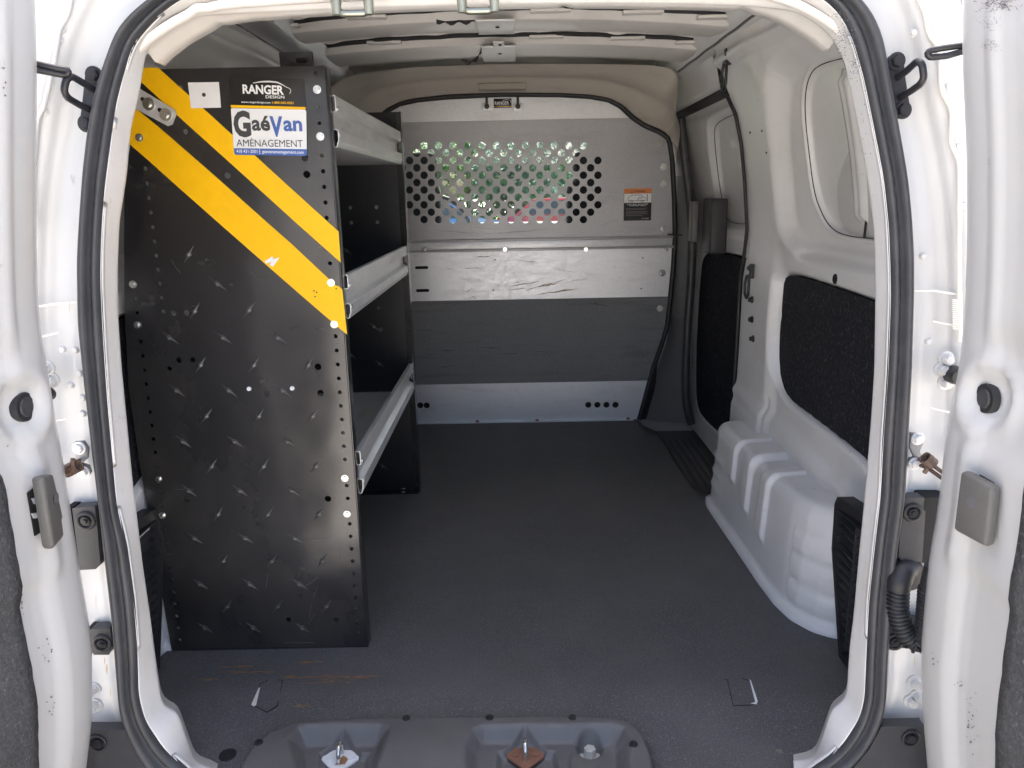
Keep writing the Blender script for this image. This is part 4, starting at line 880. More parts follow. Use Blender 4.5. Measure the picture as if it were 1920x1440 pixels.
# wiring boot on the right
Lb=[pp(u,v,d) for u,v,d in ((1702,1062,-.002),(1694,1072,-.02),(1686,1092,-.028),(1684,1115,-.028),(1683,1140,-.028),(1688,1165,-.03),(1698,1188,-.033),(1712,1204,-.036),(1724,1208,-.04),(1734,1196,-.045),(1738,1170,-.05),(1741,1130,-.055),(1744,1095,-.06),(1752,1060,-.07))]
Pb=smooth(resample(Lb,260),3); rad=[]
for k in range(260):
    t=k/259
    if t<.17: r=.019-.03*t*.5
    elif t<.86: r=.0145+(.0022*(1 if math.sin(k*1.15)>0 else -.8))
    else: r=.0135
    rad.append(r)
bt=MB().tube(Pb,.015,14,rad).obj('wiring_boot','rubber',VAN,'black corrugated rubber wiring boot')
c=pp(1700,1075,0); MB().cyl(tuple(c+np.array([0,.004,0])),tuple(c+np.array([0,-.012,0])),.028,24,.024).obj('boot_flange','rubber',bt)
# ---------------------------------------------------------------- rear doors, open about ninety degrees
def door(sg,edge,name,lab_):
    E=np.array([at(u,v,'Y',1.005) for u,v in edge]); E=E[np.argsort(E[:,2])]
    zz=np.linspace(-.26,1.50,150); xe=np.interp(zz,E[:,2],E[:,0]); 
    # extend beyond ends with the end slopes
    xe=smooth(np.stack([xe,xe],1),6)[:,0]
    k=[]; cols=[(1.045,-.035),(1.030,-.012),(1.015,-.004),(1.005,0),(.995,.0015),(.985,.002),(.970,.0015),(.955,.000),(.945,-.004),(.932,-.011),(.915,-.014),(.89,-.015),(.86,-.015),(.82,-.015),(.7,-.015),(.5,-.012),(.3,-.012)]
    fine=[]
    ysf=np.concatenate([np.linspace(1.045,.78,60),np.linspace(.76,.28,24)]); 
    cy=[c[0] for c in cols][::-1]; cd=[c[1] for c in cols][::-1]
    G=np.zeros((len(zz),len(ysf),3))
    for i,z in enumerate(zz):
        for j,y in enumerate(ysf):
            d=float(np.interp(y,cy,cd))
            d+=doorfeat(sg,y,z)
            G[i,j]=(xe[i]+(-sg)*d+sg*.010*(1.0-y)*0,y,z)
    OUTS=np.stack([np.stack([xe+sg*.050,np.full_like(xe,y),zz],1) for y in (.28,.6,.9,1.0,1.03)]+[np.stack([xe+sg*.044,np.full_like(xe,1.045),zz],1)],1)
    G=np.concatenate([OUTS,G],1)
    o=MB().grid(G,flip=(sg<0)).obj(name,'paint',VAN,lab_); return o,(zz,xe)
def doorfeat(sg,y,z):
    c=DP[sg]; d=0
    r=math.hypot((y-c['plug'][0]),(z-c['plug'][1])); d-=.010*float(sstep(np.array(-r),-.040,-.022)); d+=.006*math.exp(-((r-.045)/.01)**2)
    # raised crest above the plug, and pressed pad round the lever
    d+=.010*float(sstep(np.array(z),c['plug'][1]+.05,c['plug'][1]+.11))*float(sstep(np.array(-y),-.965,-.94))
    d+=.008*float(sstep(np.array(-abs(z-c['lev'][1])),-.10,-.07))*float(sstep(np.array(-y),-.98,-.95))
    return d
EL=[(62,-60),(62,0),(65,110),(64,300),(65,460),(67,564),(75,640),(90,724),(100,790),(113,856),(124,930),(144,1061),(160,1150),(171,1222),(172,1350),(161,1440),(155,1520)]
ER=[(1808,-60),(1808,0),(1807,85),(1811,180),(1816,283),(1817,420),(1814,548),(1803,693),(1785,765),(1774,837),(1764,938),(1757,985),(1743,1061),(1728,1226),(1731,1343),(1740,1440),(1744,1520)]
DCOL=[(1.045,-.035),(1.030,-.012),(1.015,-.004),(1.005,0),(.995,.0015),(.985,.002),(.970,.0015),(.955,.000),(.945,-.004),(.932,-.011),(.915,-.014),(.89,-.015),(.86,-.015),(.82,-.015),(.7,-.015),(.5,-.012),(.3,-.012)]
DEDGE={}
for _sg,_E in ((-1,EL),(1,ER)):
    A=np.array([at(a,b,'Y',1.005) for a,b in _E]); DEDGE[_sg]=A[np.argsort(A[:,2])]
def doorx(sg,y,z,feat=True):
    A=DEDGE[sg]; d=float(np.interp(y,[c[0] for c in DCOL][::-1],[c[1] for c in DCOL][::-1]))
    if feat and sg in DP: d+=doorfeat(sg,y,z)
    return float(np.interp(z,A[:,2],A[:,0]))-sg*d
def dpt(sg,u,v):
    x=sg*.66
    for _ in range(40): p=at(u,v,'X',x); x=.6*x+.4*doorx(sg,p[1],p[2])
    return at(u,v,'X',x)
DP={}
for sg,pl_,lv in ((-1,(45,763),(100,960)),(1,(1849,747),(1826,955))):
    a=dpt(sg,*pl_); b=dpt(sg,*lv); DP[sg]={'plug':(a[1],a[2]),'lev':(b[1],b[2]),'P':a,'L':b}
DL,_=door(-1,EL,'rear_door','left rear door, white, swung wide open'); DR,_=door(1,ER,'rear_door','right rear door, white, swung wide open')
for sg,D in ((-1,DL),(1,DR)):
    p=DP[sg]['P']; x=p[0]-sg*(-.004)
    p=dpt(sg,*((45,763) if sg<0 else (1849,747))); x=p[0]
    MB().cyl((x+sg*.006,p[1],p[2]),(x-sg*.003,p[1],p[2]),.021,28,.019).obj('rubber_plug','rubber',D,'round black rubber plug')
    MB().cyl((x-sg*.003,p[1],p[2]),(x-sg*.005,p[1],p[2]),.013,24,.012).obj('plug_centre','bumper',D)
# release levers: thick textured paddles standing off the door
def lever(sg,px,off,D,dimple):
    P=[dpt(sg,u,v) for u,v in px]; P=[ORG+(p-ORG)*off for p in P]   # paddle stands a few centimetres off the door face
    n=np.cross(P[1]-P[0],P[3]-P[0]); n/=np.linalg.norm(n); n=n*(-1 if n[0]*sg>0 else 1)
    C0=sum(P)/4; q=[]
    bm=bmesh.new(); top=[bm.verts.new(p+n*.0) for p in P]; bot=[bm.verts.new(p-n*.016) for p in P]
    bm.faces.new(top); bm.faces.new(bot[::-1])
    for i in range(4): bm.faces.new((top[i],bot[i],bot[(i+1)%4],top[(i+1)%4]))
    bmesh.ops.recalc_face_normals(bm,faces=bm.faces[:]); bmesh.ops.bevel(bm,geom=list(bm.edges),offset=.006,segments=3,affect='EDGES',profile=.5)
    o=MB().bm(bm,True).obj('release_lever','greyplastic',D,'grey textured release lever'); 
    c=P[0]*(1-dimple[0])*(1-dimple[1])+P[1]*dimple[0]*(1-dimple[1])+P[2]*dimple[0]*dimple[1]+P[3]*(1-dimple[0])*dimple[1]
    MB().cyl(tuple(c+n*.0004),tuple(c-n*.002),.0075,20,.004).obj('lever_dimple','greytrim',o)
lever(1,[(1799,882),(1862,915),(1848,1028),(1785,994)],.97,DR,(.45,.4))
lever(-1,[(80,893),(103,888),(127,1000),(103,1030)],.965,DL,(.7,.35))
# dark latch pocket behind the left lever and a slot behind the right one
for sg,D,px in ((-1,DL,[(48,925),(72,905),(86,990),(62,1005)]),(1,DR,[(1840,890),(1866,905),(1866,930),(1858,925)])):
    P=[dpt(sg,u,v)+np.array([-sg*.002,0,0]) for u,v in px]; o=MB().add([tuple(p) for p in P],[(0,1,2,3)]).obj('latch_pocket','dark',D); solid(o,.002,0)
    if sg<0:
        for v0,v1 in ((930,945),(958,972)):
            Q=[dpt(sg,u,v)+np.array([.005,0,0]) for u,v in ((52,v0+5),(80,v0),(82,v1-5),(56,v1))]; o2=MB().add([tuple(p) for p in Q],[(0,1,2,3)]).obj('latch_link','galv',o); solid(o2,.003,0)
# carpet panels on the doors
for sg,D,px in ((-1,DL,[(2,1050),(50,1245),(92,1450)]),(1,DR,[(1917,1050),(1888,1240),(1860,1450)])):
    P=[dpt(sg,u,v) for u,v in px]; E=resample([(p[1],p[2]) for p in P],10); y0=float(np.mean(E[:,0]))
    poly=[(y0,-.20),(y0,.62),(y0-.04,.66),(.30,.66),(.30,-.20)]
    A=np.array([at(a,b,'Y',1.005) for a,b in (EL if sg<0 else ER)]); A=A[np.argsort(A[:,2])]
    zz=np.linspace(-.22,.66,60); G=[]
    for z in zz:
        xe=float(np.interp(z,A[:,2],A[:,0])); G.append([(doorx(sg,y,z)-sg*(.003),y,z) if j else (doorx(sg,y0,z)+sg*.004,y0+.001,z) for j,y in enumerate(np.r_[y0,np.linspace(y0,.3,30)+RS.uniform(-.001,.001)])])
    MB().grid(G,flip=(sg<0)).obj('carpet_panel','sunlitcarpet',D,'needle carpet lining the door, coloured lighter as if sunlit')
# hooks on the doors for the catches
def hook(px,D,dy0):
    L=[pp(u,v,d) for u,v,d in px]; MB().tube(smooth(resample(L,40),1),.0042,8).obj('door_hook','blackmetal',D,'black wire door hook')
hook([(55,117,-.09),(68,119,-.085),(110,129,-.075),(128,131,-.07),(129,138,-.07),(122,141,-.07),(100,137,-.076),(68,131,-.085),(55,128,-.09)],DL,0)
hook([(1815,80,-.09),(1806,85,-.085),(1770,90,-.078),(1742,95,-.072),(1738,101,-.072),(1744,108,-.072),(1775,105,-.078),(1806,96,-.085),(1815,95,-.09)],DR,0)
# ---------------------------------------------------------------- shelving unit
YF=1.487; SH=thing('shelving_unit',(-.52,YF,0),'tall black steel shelving unit with yellow diagonal stripes on the left of the bay','shelving unit')
SO=np.array([-.52,YF,0])
def sl_(p): return tuple(np.array(p)-SO)
XR_=-.309
outF=[(-.741,.004),(-.752,.45),(-.752,.60),(-.738,.75),(-.721,.88),(-.703,1.0),(-.672,1.10),(-.650,1.193),(XR_-.004,1.193),(XR_,1.189),(XR_,.004)]
def fz(u,v): p=at(u,v,'Y',YF); return (p[0],p[2])
BR=[(595,168),(601,256),(621,530),(627,608),(647,896),(651,963)]; BL=[(262,258),(250,533),(258,609),(298,898),(305,966)]
H=[]
bz=[fz(*b)[1] for b in BR]; cx_=np.mean([fz(*b)[0] for b in BR])
z=fz(593,138)[1]; zi=[]
n=0
dz=(fz(593,138)[1]-fz(660,1075)[1])/35.
for k in range(42):
    zz=z-dz*k
    if zz>.03 and min(abs(zz-b) for b in bz)>.013: H.append((cx_+.001,zz,.0042 if not 1<k<4 else .0035))
c1=[fz(253,559),fz(337,1200)]; nl=27
for k in range(nl):
    t=k/(nl-1); p=(c1[0][0]*(1-t)+c1[1][0]*t,c1[0][1]*(1-t)+c1[1][1]*t)
    if min(abs(p[1]-fz(*b)[1]) for b in BL)>.013: H.append((*p,.0042))
c1=[fz(272,316),fz(306,584)]
for k in range(11):
    t=k/10; H.append((c1[0][0]*(1-t)+c1[1][0]*t,c1[0][1]*(1-t)+c1[1][1]*t,.0042))
for u,v,r in ((572,296,.007),(575,327,.007),(596,688,.007),(601,737,.007),(615,935,.007),(631,1162,.006),(541,1162,.006),(338,165,.005),(348,247,.005),(426,329,.006),(325,587,.006),(350,587,.006),(335,675,.006),(361,675,.006),(318,691,.005),(350,937,.006),(497,250,.005),(500,738,.006)): H.append((*fz(u,v),r))
END=sheet(outF,[circ(x,z,r,10) for x,z,r in H],.003,lambda a,b,h:sl_((a,YF+h,b))).obj('end_panel','powder',SH,'black powder coated front end panel with diamond tread')
# folded flange of the panel
MB().box(sl_((XR_-.002,YF-.0005,.0)),sl_((XR_+.0015,YF+.032,1.191)),.001).obj('panel_flange','powder',END)
MB().box(sl_((-.741,YF+.0,.0)),sl_((XR_,YF+.03,.003))).obj('base_flange','powder',END)
MB().box(sl_((-.648,YF+.0005,1.190)),sl_((XR_-.004,YF+.030,1.194))).obj('top_flange','powder',END)
# far end panel
YB=2.40; zB=1.205
outB=[(-.741,.004),(-.752,.6),(-.72,.88),(-.65,1.18),(-.64,zB),(-.302,zB),(-.302,.004)]
HB_=[(-.316,.05+.0274*k,.0042) for k in range(42)]+[(-.39,.93,.006),(-.47,.93,.006),(-.55,.93,.006),(-.39,.885,.006),(-.47,.885,.006),(-.40,.62,.007),(-.40,.55,.007),(-.52,.62,.007)]
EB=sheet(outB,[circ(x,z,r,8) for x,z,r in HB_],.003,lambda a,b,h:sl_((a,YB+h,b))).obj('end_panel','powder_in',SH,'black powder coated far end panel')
MB().box(sl_((-.303,YB-.016,.0)),sl_((-.2985,YB+.02,zB))).obj('panel_flange','powder',EB)
MB().box(sl_((-.320,YB-.003,.0)),sl_((-.303,YB-.0005,zB))).obj('panel_fold','powder',EB)
MB().box(sl_((-.74,YB-.03,.0)),sl_((-.303,YB-.0005,.004))).obj('base_flange','powder',EB)
c=at(756,912,'Z',.012); MB().bolt(sl_((c[0],c[1],.008)),(0,0,1),.009,.010,1.7).obj('bolt','zinc',EB)
# diamond treads
tb=MB(); n=6; L_,w_,h_=.0205,.0036,.0030
vs=[(-L_,0,0),(-L_*.35,-h_*.7,w_*.45),(0,-h_,w_),(L_*.35,-h_*.7,w_*.45),(L_,0,0),(L_*.35,-h_*.7,-w_*.45),(0,-h_,-w_),(-L_*.35,-h_*.7,-w_*.45),(0,-h_*1.35,0)]
fs=[(0,1,8),(1,2,8),(2,3,8),(3,4,8),(4,5,8),(5,6,8),(6,7,8),(7,0,8)]
vs+= [(x*1.08,.0005,z*1.5) for x,y,z in vs[:8]]
fs+=[(i,i+9,(i+1)%8+9,(i+1)%8) for i in range(8)]
tm=bpy.data.meshes.new('tread'); tm.from_pydata(vs,[],fs); tm.materials.append(M['tread'])
TR=[('/',354,477),('\\',409,532),('/',365,583),('/',467,581)]+[('\\',u,633) for u in (319,419,522)]+[('/',u,684) for u in (376,476,578)]+[('\\',u,732) for u in (332,430,531)]+[('/',u,780) for u in (387,485,586)]+[('\\',u,828) for u in (344,441,540)]+[('/',u,874) for u in (397,494,592)]+[('\\',u,920) for u in (355,451,548)]+[('/',u,964) for u in (409,502,598)]+[('\\',u,1009) for u in (365,461,554)]+[('/',u,1051) for u in (419,510,604)]+[('\\',u,1095) for u in (376,469,562)]+[('/',u,1136) for u in (426,521,612)]+[('\\',u,1177) for u in (385,476,568)]
for s_,u,v in TR:
    x,z=fz(u,v); o=link('tread',tm,None,END); o.location=sl_((x,YF-.0003,z)); o.rotation_euler=(0,math.radians(-52 if s_=='/' else 40)+RS.uniform(-.06,.06),0)
for x,z in ((-.42,.56),(-.41,.44),(-.40,.34),(-.42,.09),(-.47,.68),(-.50,.47),(-.49,.8)):
    o=link('tread',tm,None,EB); o.location=sl_((x,YB-.0003,z)); o.rotation_euler=(0,math.radians(40),0)
# bolts
for u,v in BR: x,z=fz(u,v); MB().bolt(sl_((x,YF-.0005,z)),(0,-1,0),.0055,.005,1.35).obj('bolt','zinc',END)
for u,v in BL: x,z=fz(u,v); MB().bolt(sl_((x,YF-.0005,z)),(0,-1,0),.0055,.005,1.35).obj('bolt','zinc',END)
for u,v in ((467,729),(548,728)): x,z=fz(u,v); MB().cyl(sl_((x,YF,z)),sl_((x,YF-.003,z)),.0048,14,.004).cyl(sl_((x,YF-.003,z)),sl_((x,YF-.0034,z)),.002,8).obj('rivet','white',END)
# stripes
def fpoly(px,m,name,par,yy=-.0012,n=None):
    P=[fz(u,v) for u,v in px]; mb=sheet(P,[],.0008,lambda a,b,h:sl_((a,YF+yy+h*.9,b))); return mb.obj(name,m,par)
def left_cut(v): return None
fpoly([(267,127),(297,127),(380,202),(470,284),(550,357),(635,434),(639,492),(550,413),(460,331),(350,232),(262,151),(262,140)],'yellow','yellow_stripe',END)
S2=[(241,188),(255,203),(300,240),(400,327),(500,416),(550,460),(619,525),(622,532),(636,537),(642,543),(646,580),(648,600),(651,627),(640,618),(600,584),(555,545),(500,497),(458,460),(400,409),(330,347),(280,302),(241,268)]
fpoly(S2,'yellow','yellow_stripe',END)
fpoly([(497,489),(506,484),(511,480),(514,486),(524,482),(520,489),(512,500),(506,497),(509,491),(499,494)],'white','scratch_mark',END,-.0022)
for u,v in ((589,545),(591,556),(594,548),(631,541)): x,z=fz(u,v); MB().cyl(sl_((x,YF-.0014,z)),sl_((x,YF-.0022,z)),.0016,8).obj('chip','blackprint',END)
for u,v in ((274,154),(276,433 if 0 else 330),(548,360)): pass
fpoly([(353,155),(411,154),(415,202),(359,203)],'white','paper_label',END,-.0020)
x,z=fz(383,178); MB().cyl(sl_((x,YF-.0018,z)),sl_((x,YF-.0030,z)),.004,10,.002).obj('label_dot','blackprint',END)
# scratches on the lower panel
for (u,v,l,a) in ((585,1090,30,.6),(592,1110,24,1.2),(582,1145,30,1.4),(610,1030,26,.15),(560,1205,60,-.02),(600,1010,40,.1),(345,918,36,.02),(590,700,14,2.),(580,880,28,.7),(500,1090,26,1.4),(585,1160,26,1.),(640,1040,18,1.5),(596,465,40,.4),(440,440,30,-.6),(610,620,20,-.5),(480,520,30,-.8),(330,500,30,-1)):
    n=7; pts=[]
    for k in range(n): t=k/(n-1); uu=u+math.cos(a)*l*(t-.5)+RS.uniform(-1,1); vv=v-math.sin(a)*l*(t-.5)+RS.uniform(-1,1); x,z=fz(uu,vv); pts.append(sl_((x,YF-.0002,z)))
    MB().tube(pts,.00035,4).obj('scratch','greytrim',END)
# strap bracket with slots and bolts
P=[fz(u,v) for u,v in ((252,166),(262,165),(330,206),(334,214),(326,234),(318,237),(258,205),(250,198))]
STB=sheet(P,[],.003,lambda a,b,h:sl_((a,YF-.008+h,b))).obj('strap_bracket','galv',SH,'slotted galvanised strap bolted to the wall'); bevelm(STB,.0008)
for u,v in ((283,196),(315,216)):
    x,z=fz(u,v); MB().bolt(sl_((x,YF-.008,z)),(0,-1,0),.0070,.006,1.6).obj('bolt','zinc',STB)
    x2,z2=fz(u-12,v-9); MB().cyl(sl_((x2,YF-.0078,z2)),sl_((x2,YF-.0085,z2)),.004,8).obj('slot','dark',STB)
# brand stickers
def sticker(px,place_off,m,name,lab_):
    return fpoly(px,m,name,END,place_off)
S1_=sticker([(430,145),(570,149),(574,201),(433,197)],-.0018,'labelblack','maker_sticker','black label with white logo, web address and telephone number'); S1_['label']='black maker label with white lettering and a car-outline logo'
S3_=sticker([(433,197),(573,201),(573,206),(434,202)],-.0020,'yellow','label_stripe','')
S2_=sticker([(434,205),(436,203),(572,206),(575,209),(576,289),(574,292),(443,290),(440,287)],-.0030,'white','fitter_sticker',''); S2_['label']='white fitter label with black and blue lettering and a blue foot'
fpoly([(440,278),(576,280),(576,290),(574,292.5),(443,290.5),(440.5,287)],'blue','label_foot',S2_,-.0036)
def fr(u0,v0,u1,v1,dy):
    """local frame on the panel through two pixels (baseline)"""
    a=fz(u0,v0); b=fz(u1,v1); d=np.array([b[0]-a[0],b[1]-a[1]]); L=np.linalg.norm(d); d/=L; n_=np.array([-d[1],d[0]])
    return (lambda x,y,h:sl_((a[0]+d[0]*x+n_[0]*y,YF+dy-h,a[1]+d[1]*x+n_[1]*y))),L
mpp=(fz(576,250)[0]-fz(436,250)[0])/140.  # metres per pixel on the sticker
def put(s,u0,v0,u1,v1,hpx,m,par,dy,off=0):
    pl_,L=fr(u0,v0,u1,v1,dy); textw(s,L,hpx*mpp,pl_,h=.0002,offset=off).obj('lettering',m,par)
put('RANGER',456,175,533,177.3,15.5,'white',S1_,-.0022,.035); put('DESIGN',499,184.4,534,185,5.2,'white',S1_,-.0022,.01)
put('www.rangerdesign.com',453,193,508,194.3,3.6,'white',S1_,-.0022,.01); put('1-800-565-5321',511,194.6,551,195.4,4,'yellow',S1_,-.0022,.02)
sw=[(475,156),(490,153.5),(505,153),(520,154.5),(530,159),(537,163.5),(543,165.5),(546,169),(545.5,173),(543.5,176)]
MB().tube([sl_((fz(u,v)[0],YF-.0022,fz(u,v)[1])) for u,v in resample(sw,24)],.0011,6,[.0005+.0010*math.sin(math.pi*min(1,k/18)) for k in range(24)]).obj('logo_swoosh','white',S1_)
put('G',441,254.5,473,254.5,44,'greyprint',S2_,-.0038,.045); put('aé',474,244,508,244.5,27,'greyprint',S2_,-.0038,.03)
put('V',508,254.5,532,255,35,'blue',S2_,-.0038,.04); put('an',533,245,568,245.5,27,'blue',S2_,-.0038,.03)
put('AMÉNAGEMENT',445,274.5,569,276,13.2,'greyprint',S2_,-.0038,.0)
put('418 431-2001',445,286.5,484,287,6,'white',S2_,-.0040,.01); put('|',488,287,489,287,7,'white',S2_,-.0040); put('gaevanamenagement.com',493,287,571,288.6,6,'white',S2_,-.0040,.01)
# trays
def tray(zt,zb,nm='shelf_tray'):
    Hh=zt-zb; x=-.303
    pr=[(x-.012,zt-.004),(x-.010,zt),(x-.001,zt),(x,zt-.003),(x,zt-Hh*.30),(x-.008,zt-Hh*.33),(x-.012,zt-Hh*.36),(x-.012,zt-Hh*.62),(x-.004,zt-Hh*.66),(x+.0015,zt-Hh*.68),(x+.0015,zb+.010),(x-.001,zb+.006),(x-.002,zb),(x-.006,zb-.001),(x-.05,zb+.0),(x-.40,zb),(x-.402,zb+.04)]
    ys=np.linspace(YF+.034,YB-.018,12); G=[[sl_((a,y,b)) for a,b in pr] for y in ys]
    o=MB().grid(G,smooth=False).obj(nm,'alu',SH,'worn aluminium shelf tray with ribbed front lip'); solid(o,.0015,0)
    return o
for zt,zb in ((1.147,1.055),(.811,.725),(.4416,.349)): 
    t=tray(zt,zb)
    for y in (YF+.045,YB-.028):
        for q in (.25,.75): MB().cyl(sl_((-.3025,y,zb+(zt-zb)*q)),sl_((-.2995,y,zb+(zt-zb)*q)),.005,12).obj('rivet','zinc',t)
# bracket from the unit's top to the roof rail
a=at(525,125,'Y',1.70); MB().box(sl_((a[0],1.70,1.15)),sl_((a[0]+.070,1.704,at(525,98,'Y',1.7)[2])),.001).obj('roof_bracket','powder',SH)
MB().box(sl_((a[0]+.035,1.698,a[2]+.008)),sl_((a[0]+.055,1.6995,a[2]+.016))).obj('slot','dark',SH)
# ---------------------------------------------------------------- outside
def struct(o,kind='structure'): o['kind']=kind; return o
GZ=-.56
def plane(name,x0,y0,x1,y1,z,m,kind='structure'):
    return struct(MB().add([(x0,y0,z),(x1,y0,z),(x1,y1,z),(x0,y1,z)],[(0,1,2,3)]).obj(name,m),kind)
plane('ground',-400,-400,400,400,GZ,'asphalt'); plane('driveway',-14,4,12,17,GZ+.005,'concrete'); plane('lawn',-30,17,30,60,GZ+.004,'grass')
def tree(name,x,y,h,r,m,label,seed,trunk=.12):
    T=thing(name,(x,y,GZ),label,'shrub' if name=='shrub' else 'tree',name.replace('_',' ')+'s growing on the lawn ahead'); rs=np.random.RandomState(seed)
    mb=MB().tube([(0,0,0),(.03,0,h*.3),(-.04,.03,h*.6),(0,0,h*.9)],trunk,8,[trunk*1.3,trunk,trunk*.6,trunk*.15])
    for k in range(9):
        a=rs.uniform(0,6.28); z=h*rs.uniform(.3,.75); mb.tube([(0,0,z),(math.cos(a)*r*.4,math.sin(a)*r*.4,z+h*.1),(math.cos(a)*r*.8,math.sin(a)*r*.8,z+h*.14)],.03,5,[trunk*.4,trunk*.25,.01])
    mb.obj('trunk','bark',T)
    mb=MB(); 
    C_=[(rs.normal(0,.42)*r,rs.normal(0,.42)*r,h*(.10+.80*rs.rand()**1.3),r*rs.uniform(.2,.45)) for _ in range(34)]
    vs=[];fs=[]
    for cx,cy,cz,cr in C_:
        for k in range(110):
            d=rs.normal(size=3); d/=np.linalg.norm(d); p=np.array([cx,cy,cz])+d*cr*rs.uniform(.6,1.05); a=rs.normal(size=3); b=rs.normal(size=3); s=.10
            i=len(vs); vs+=[p+a*s*.6,p+b*s*.6,p-a*s*.6,p-b*s*.6]; fs.append((i,i+1,i+2,i+3))
    mb.add(vs,fs); mb.obj('crown',m,T)
tree('maple_tree',-5.5,24,6.5,2.6,'leaf1','leafy bright green maple on the lawn ahead of the van, left of centre',1)
tree('maple_tree',-1.8,33,7.5,3.0,'leaf1','taller green maple standing behind the blue car',2)
tree('spruce_tree',5.2,30,9,2.4,'leaf2','blue green spruce on the right of the lawn',3)
tree('spruce_tree',1.6,38,10,3.,'leaf2','far blue green spruce beside the teal house',4)
tree('shrub',-4.6,30,4.0,2.4,'leaf1','low round green shrub on the left edge of the lawn',7,.06)
tree('shrub',2.9,26,3.6,1.9,'leaf2','low blue green shrub behind the red car',8,.06)
tree('shrub',-.2,30,4.2,2.2,'leaf2','blue green shrub in the middle of the lawn',9,.06)
Hs=thing('house',(9,44,GZ),'pale teal sided house with brown roof beyond the lawn','house')
MB().box((-8,-3,0),(6,5,3.0)).obj('wall','siding',Hs)
MB().add([(-8.5,-3.5,3),(6.5,-3.5,3),(6.5,5.5,3),(-8.5,5.5,3),(-8.5,1,5.4),(6.5,1,5.4)],[(0,1,5,4),(2,3,4,5),(1,2,5),(0,4,3)]).obj('roof','roofing',Hs)
for x in (-6,-3,2,4.2):
    wo=MB().box((x,-3.06,1),(x+1.3,-3.0,2.3)).obj('window','white',Hs); MB().box((x+.08,-3.09,1.08),(x+1.22,-3.05,2.22)).obj('pane','carglass',wo)
MB().box((-.6,-3.06,0),(.4,-3.0,2.1)).obj('door','redpaint',Hs)
def car(x,y,rz_,m,label):
    T=thing('parked_car',(x,y,GZ),label,'car','cars parked ahead of the van'); T.rotation_euler=(0,0,rz_)
    prof=[(-2.1,.35),(-2.12,.7),(-1.9,.9),(-1.45,.95),(-.95,1.38),(.5,1.42),(1.05,1.0),(1.95,.85),(2.1,.6),(2.1,.35)]
    G=[]
    for a,z in prof:
        hw=.84 if z<.96 else .84-.22*(z-.95)/.45; G.append([(a,-hw*.0-hw,z),(a,-hw*.9,z+.01),(a,0,z+.02),(a,hw*.9,z+.01),(a,hw,z)])
    mb=MB().grid(G)
    for s in (0,4): mb.add([g[s] for g in G],[tuple(range(len(G)))])
    mb.obj('body',m,T)
    for s in (-1,1):
        MB().add([(-1.35,s*.835,.97),(.95,s*.835,.99),(.45,s*.66,1.36),(-.9,s*.66,1.33)],[(0,1,2,3)]).obj('side_window','carglass',T)
        for a in (-1.3,1.35): 
            w_=MB().cyl((a,s*.86,.31),(a,s*.66,.31),.31,20).obj('wheel','rubber',T); MB().cyl((a,s*.865,.31),(a,s*.8,.31),.18,14).obj('rim','zinc',w_)
    MB().add([(.56,-.58,1.40),(.56,.58,1.40),(1.08,.68,1.03),(1.08,-.68,1.03)],[(0,1,2,3)]).obj('windscreen','carglass',T)
    return T
car(-2.1,19.5,.15,'bluepaint','blue hatchback parked at the edge of the lawn, left through the bulkhead holes')
car(1.6,22,-.1,'redpaint','red hatchback parked on the lawn edge, right through the bulkhead holes')

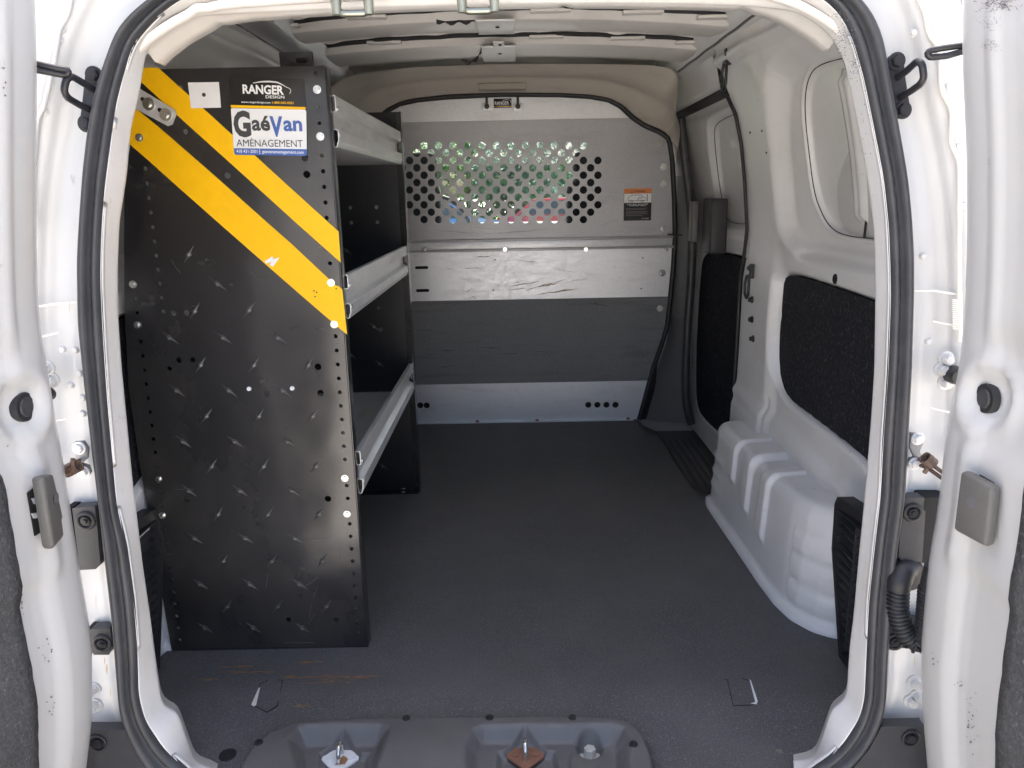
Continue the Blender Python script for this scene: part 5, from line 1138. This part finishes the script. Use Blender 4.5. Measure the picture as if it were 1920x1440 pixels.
# worn specks and rub marks, gathered per surface
def specks(fn,name,par,m,areas,off):
    mb=MB()
    for (u0,v0,u1,v1,n,sz,asp) in areas:
        for k in range(n):
            u=RS.normal((u0+u1)/2,(u1-u0)/4); v=RS.normal((v0+v1)/2,(v1-v0)/4); r=sz*RS.uniform(.3,1.3); a=RS.uniform(-1.2,1.2); P=[]
            for j in range(7):
                t=j/7*6.283; q=RS.uniform(.5,1.15); x_=math.cos(t)*r*q; y_=math.sin(t)*r*q*asp*.6; P.append(fn(u+x_*math.cos(a)-y_*math.sin(a),v+x_*math.sin(a)+y_*math.cos(a))+off)
            mb.add(P,[tuple(range(7))])
    o=mb.obj(name,m,par); o['kind']='stuff'; return o
M['speck']=mat('dark_rub_mark',(.17,.165,.17),.5,noise=(80,.4)); M['rubgrey']=mat('grey_rub_mark',(.42,.41,.40),.5,noise=(60,.2))
specks(lambda u,v:dpt(1,u,v),'rub_marks',DR,'speck',[(1840,-10,1915,25,130,4,.3),(1835,20,1880,60,40,2.4,.4),(1835,75,1885,95,60,2.6,.3),(1795,1265,1815,1300,9,1.6,1.2),(1815,1290,1840,1410,22,1.7,2),(1850,290,1860,310,3,1.5,1),(1740,1225,1760,1250,4,2,1.5)],np.array([-.0016,0,0]))
specks(lambda u,v:dpt(-1,u,v),'rub_marks',DL,'speck',[(0,100,12,185,8,2.2,2),(35,1110,45,1145,8,1.8,2),(60,1200,105,1240,10,1.8,2),(85,1310,105,1350,7,2,1.6),(10,820,18,835,3,1.5,1.5)],np.array([.0016,0,0]))
specks(lambda u,v:ap(u,v,-.016),'rub_marks',VAN,'speck',[(1562,40,1600,100,260,1.3,.9),(1590,100,1612,150,120,1.1,1.3),(1545,20,1580,40,60,1.2,.7),(1600,150,1635,330,30,1.0,1.4)],np.array([0,-.003,0]))

M['runoff']=mat('ochre_run_off',(.50,.42,.27),.5,noise=(60,.2))
mb=MB()
for u,v,w_,l in ((200,1255,2.2,9),(196,1240,1.2,6),(180,1130,.8,14),(1690,940,1,8),(1700,1180,.8,16),(1745,1100,.8,10),(1715,1240,1.2,12),(207,1300,1,8),(130,575,.8,10),(1660,1250,1,9)):
    P=[ap(u+a*w_,v+b*l,-.0125) for a,b in ((-.6,-1),(.5,-1.1),(1,-.1),(.4,1),(-.3,.9),(-1,0))]; mb.add(P,[tuple(range(6))])
mb.obj('run_off_marks','runoff',VAN,kind='stuff')
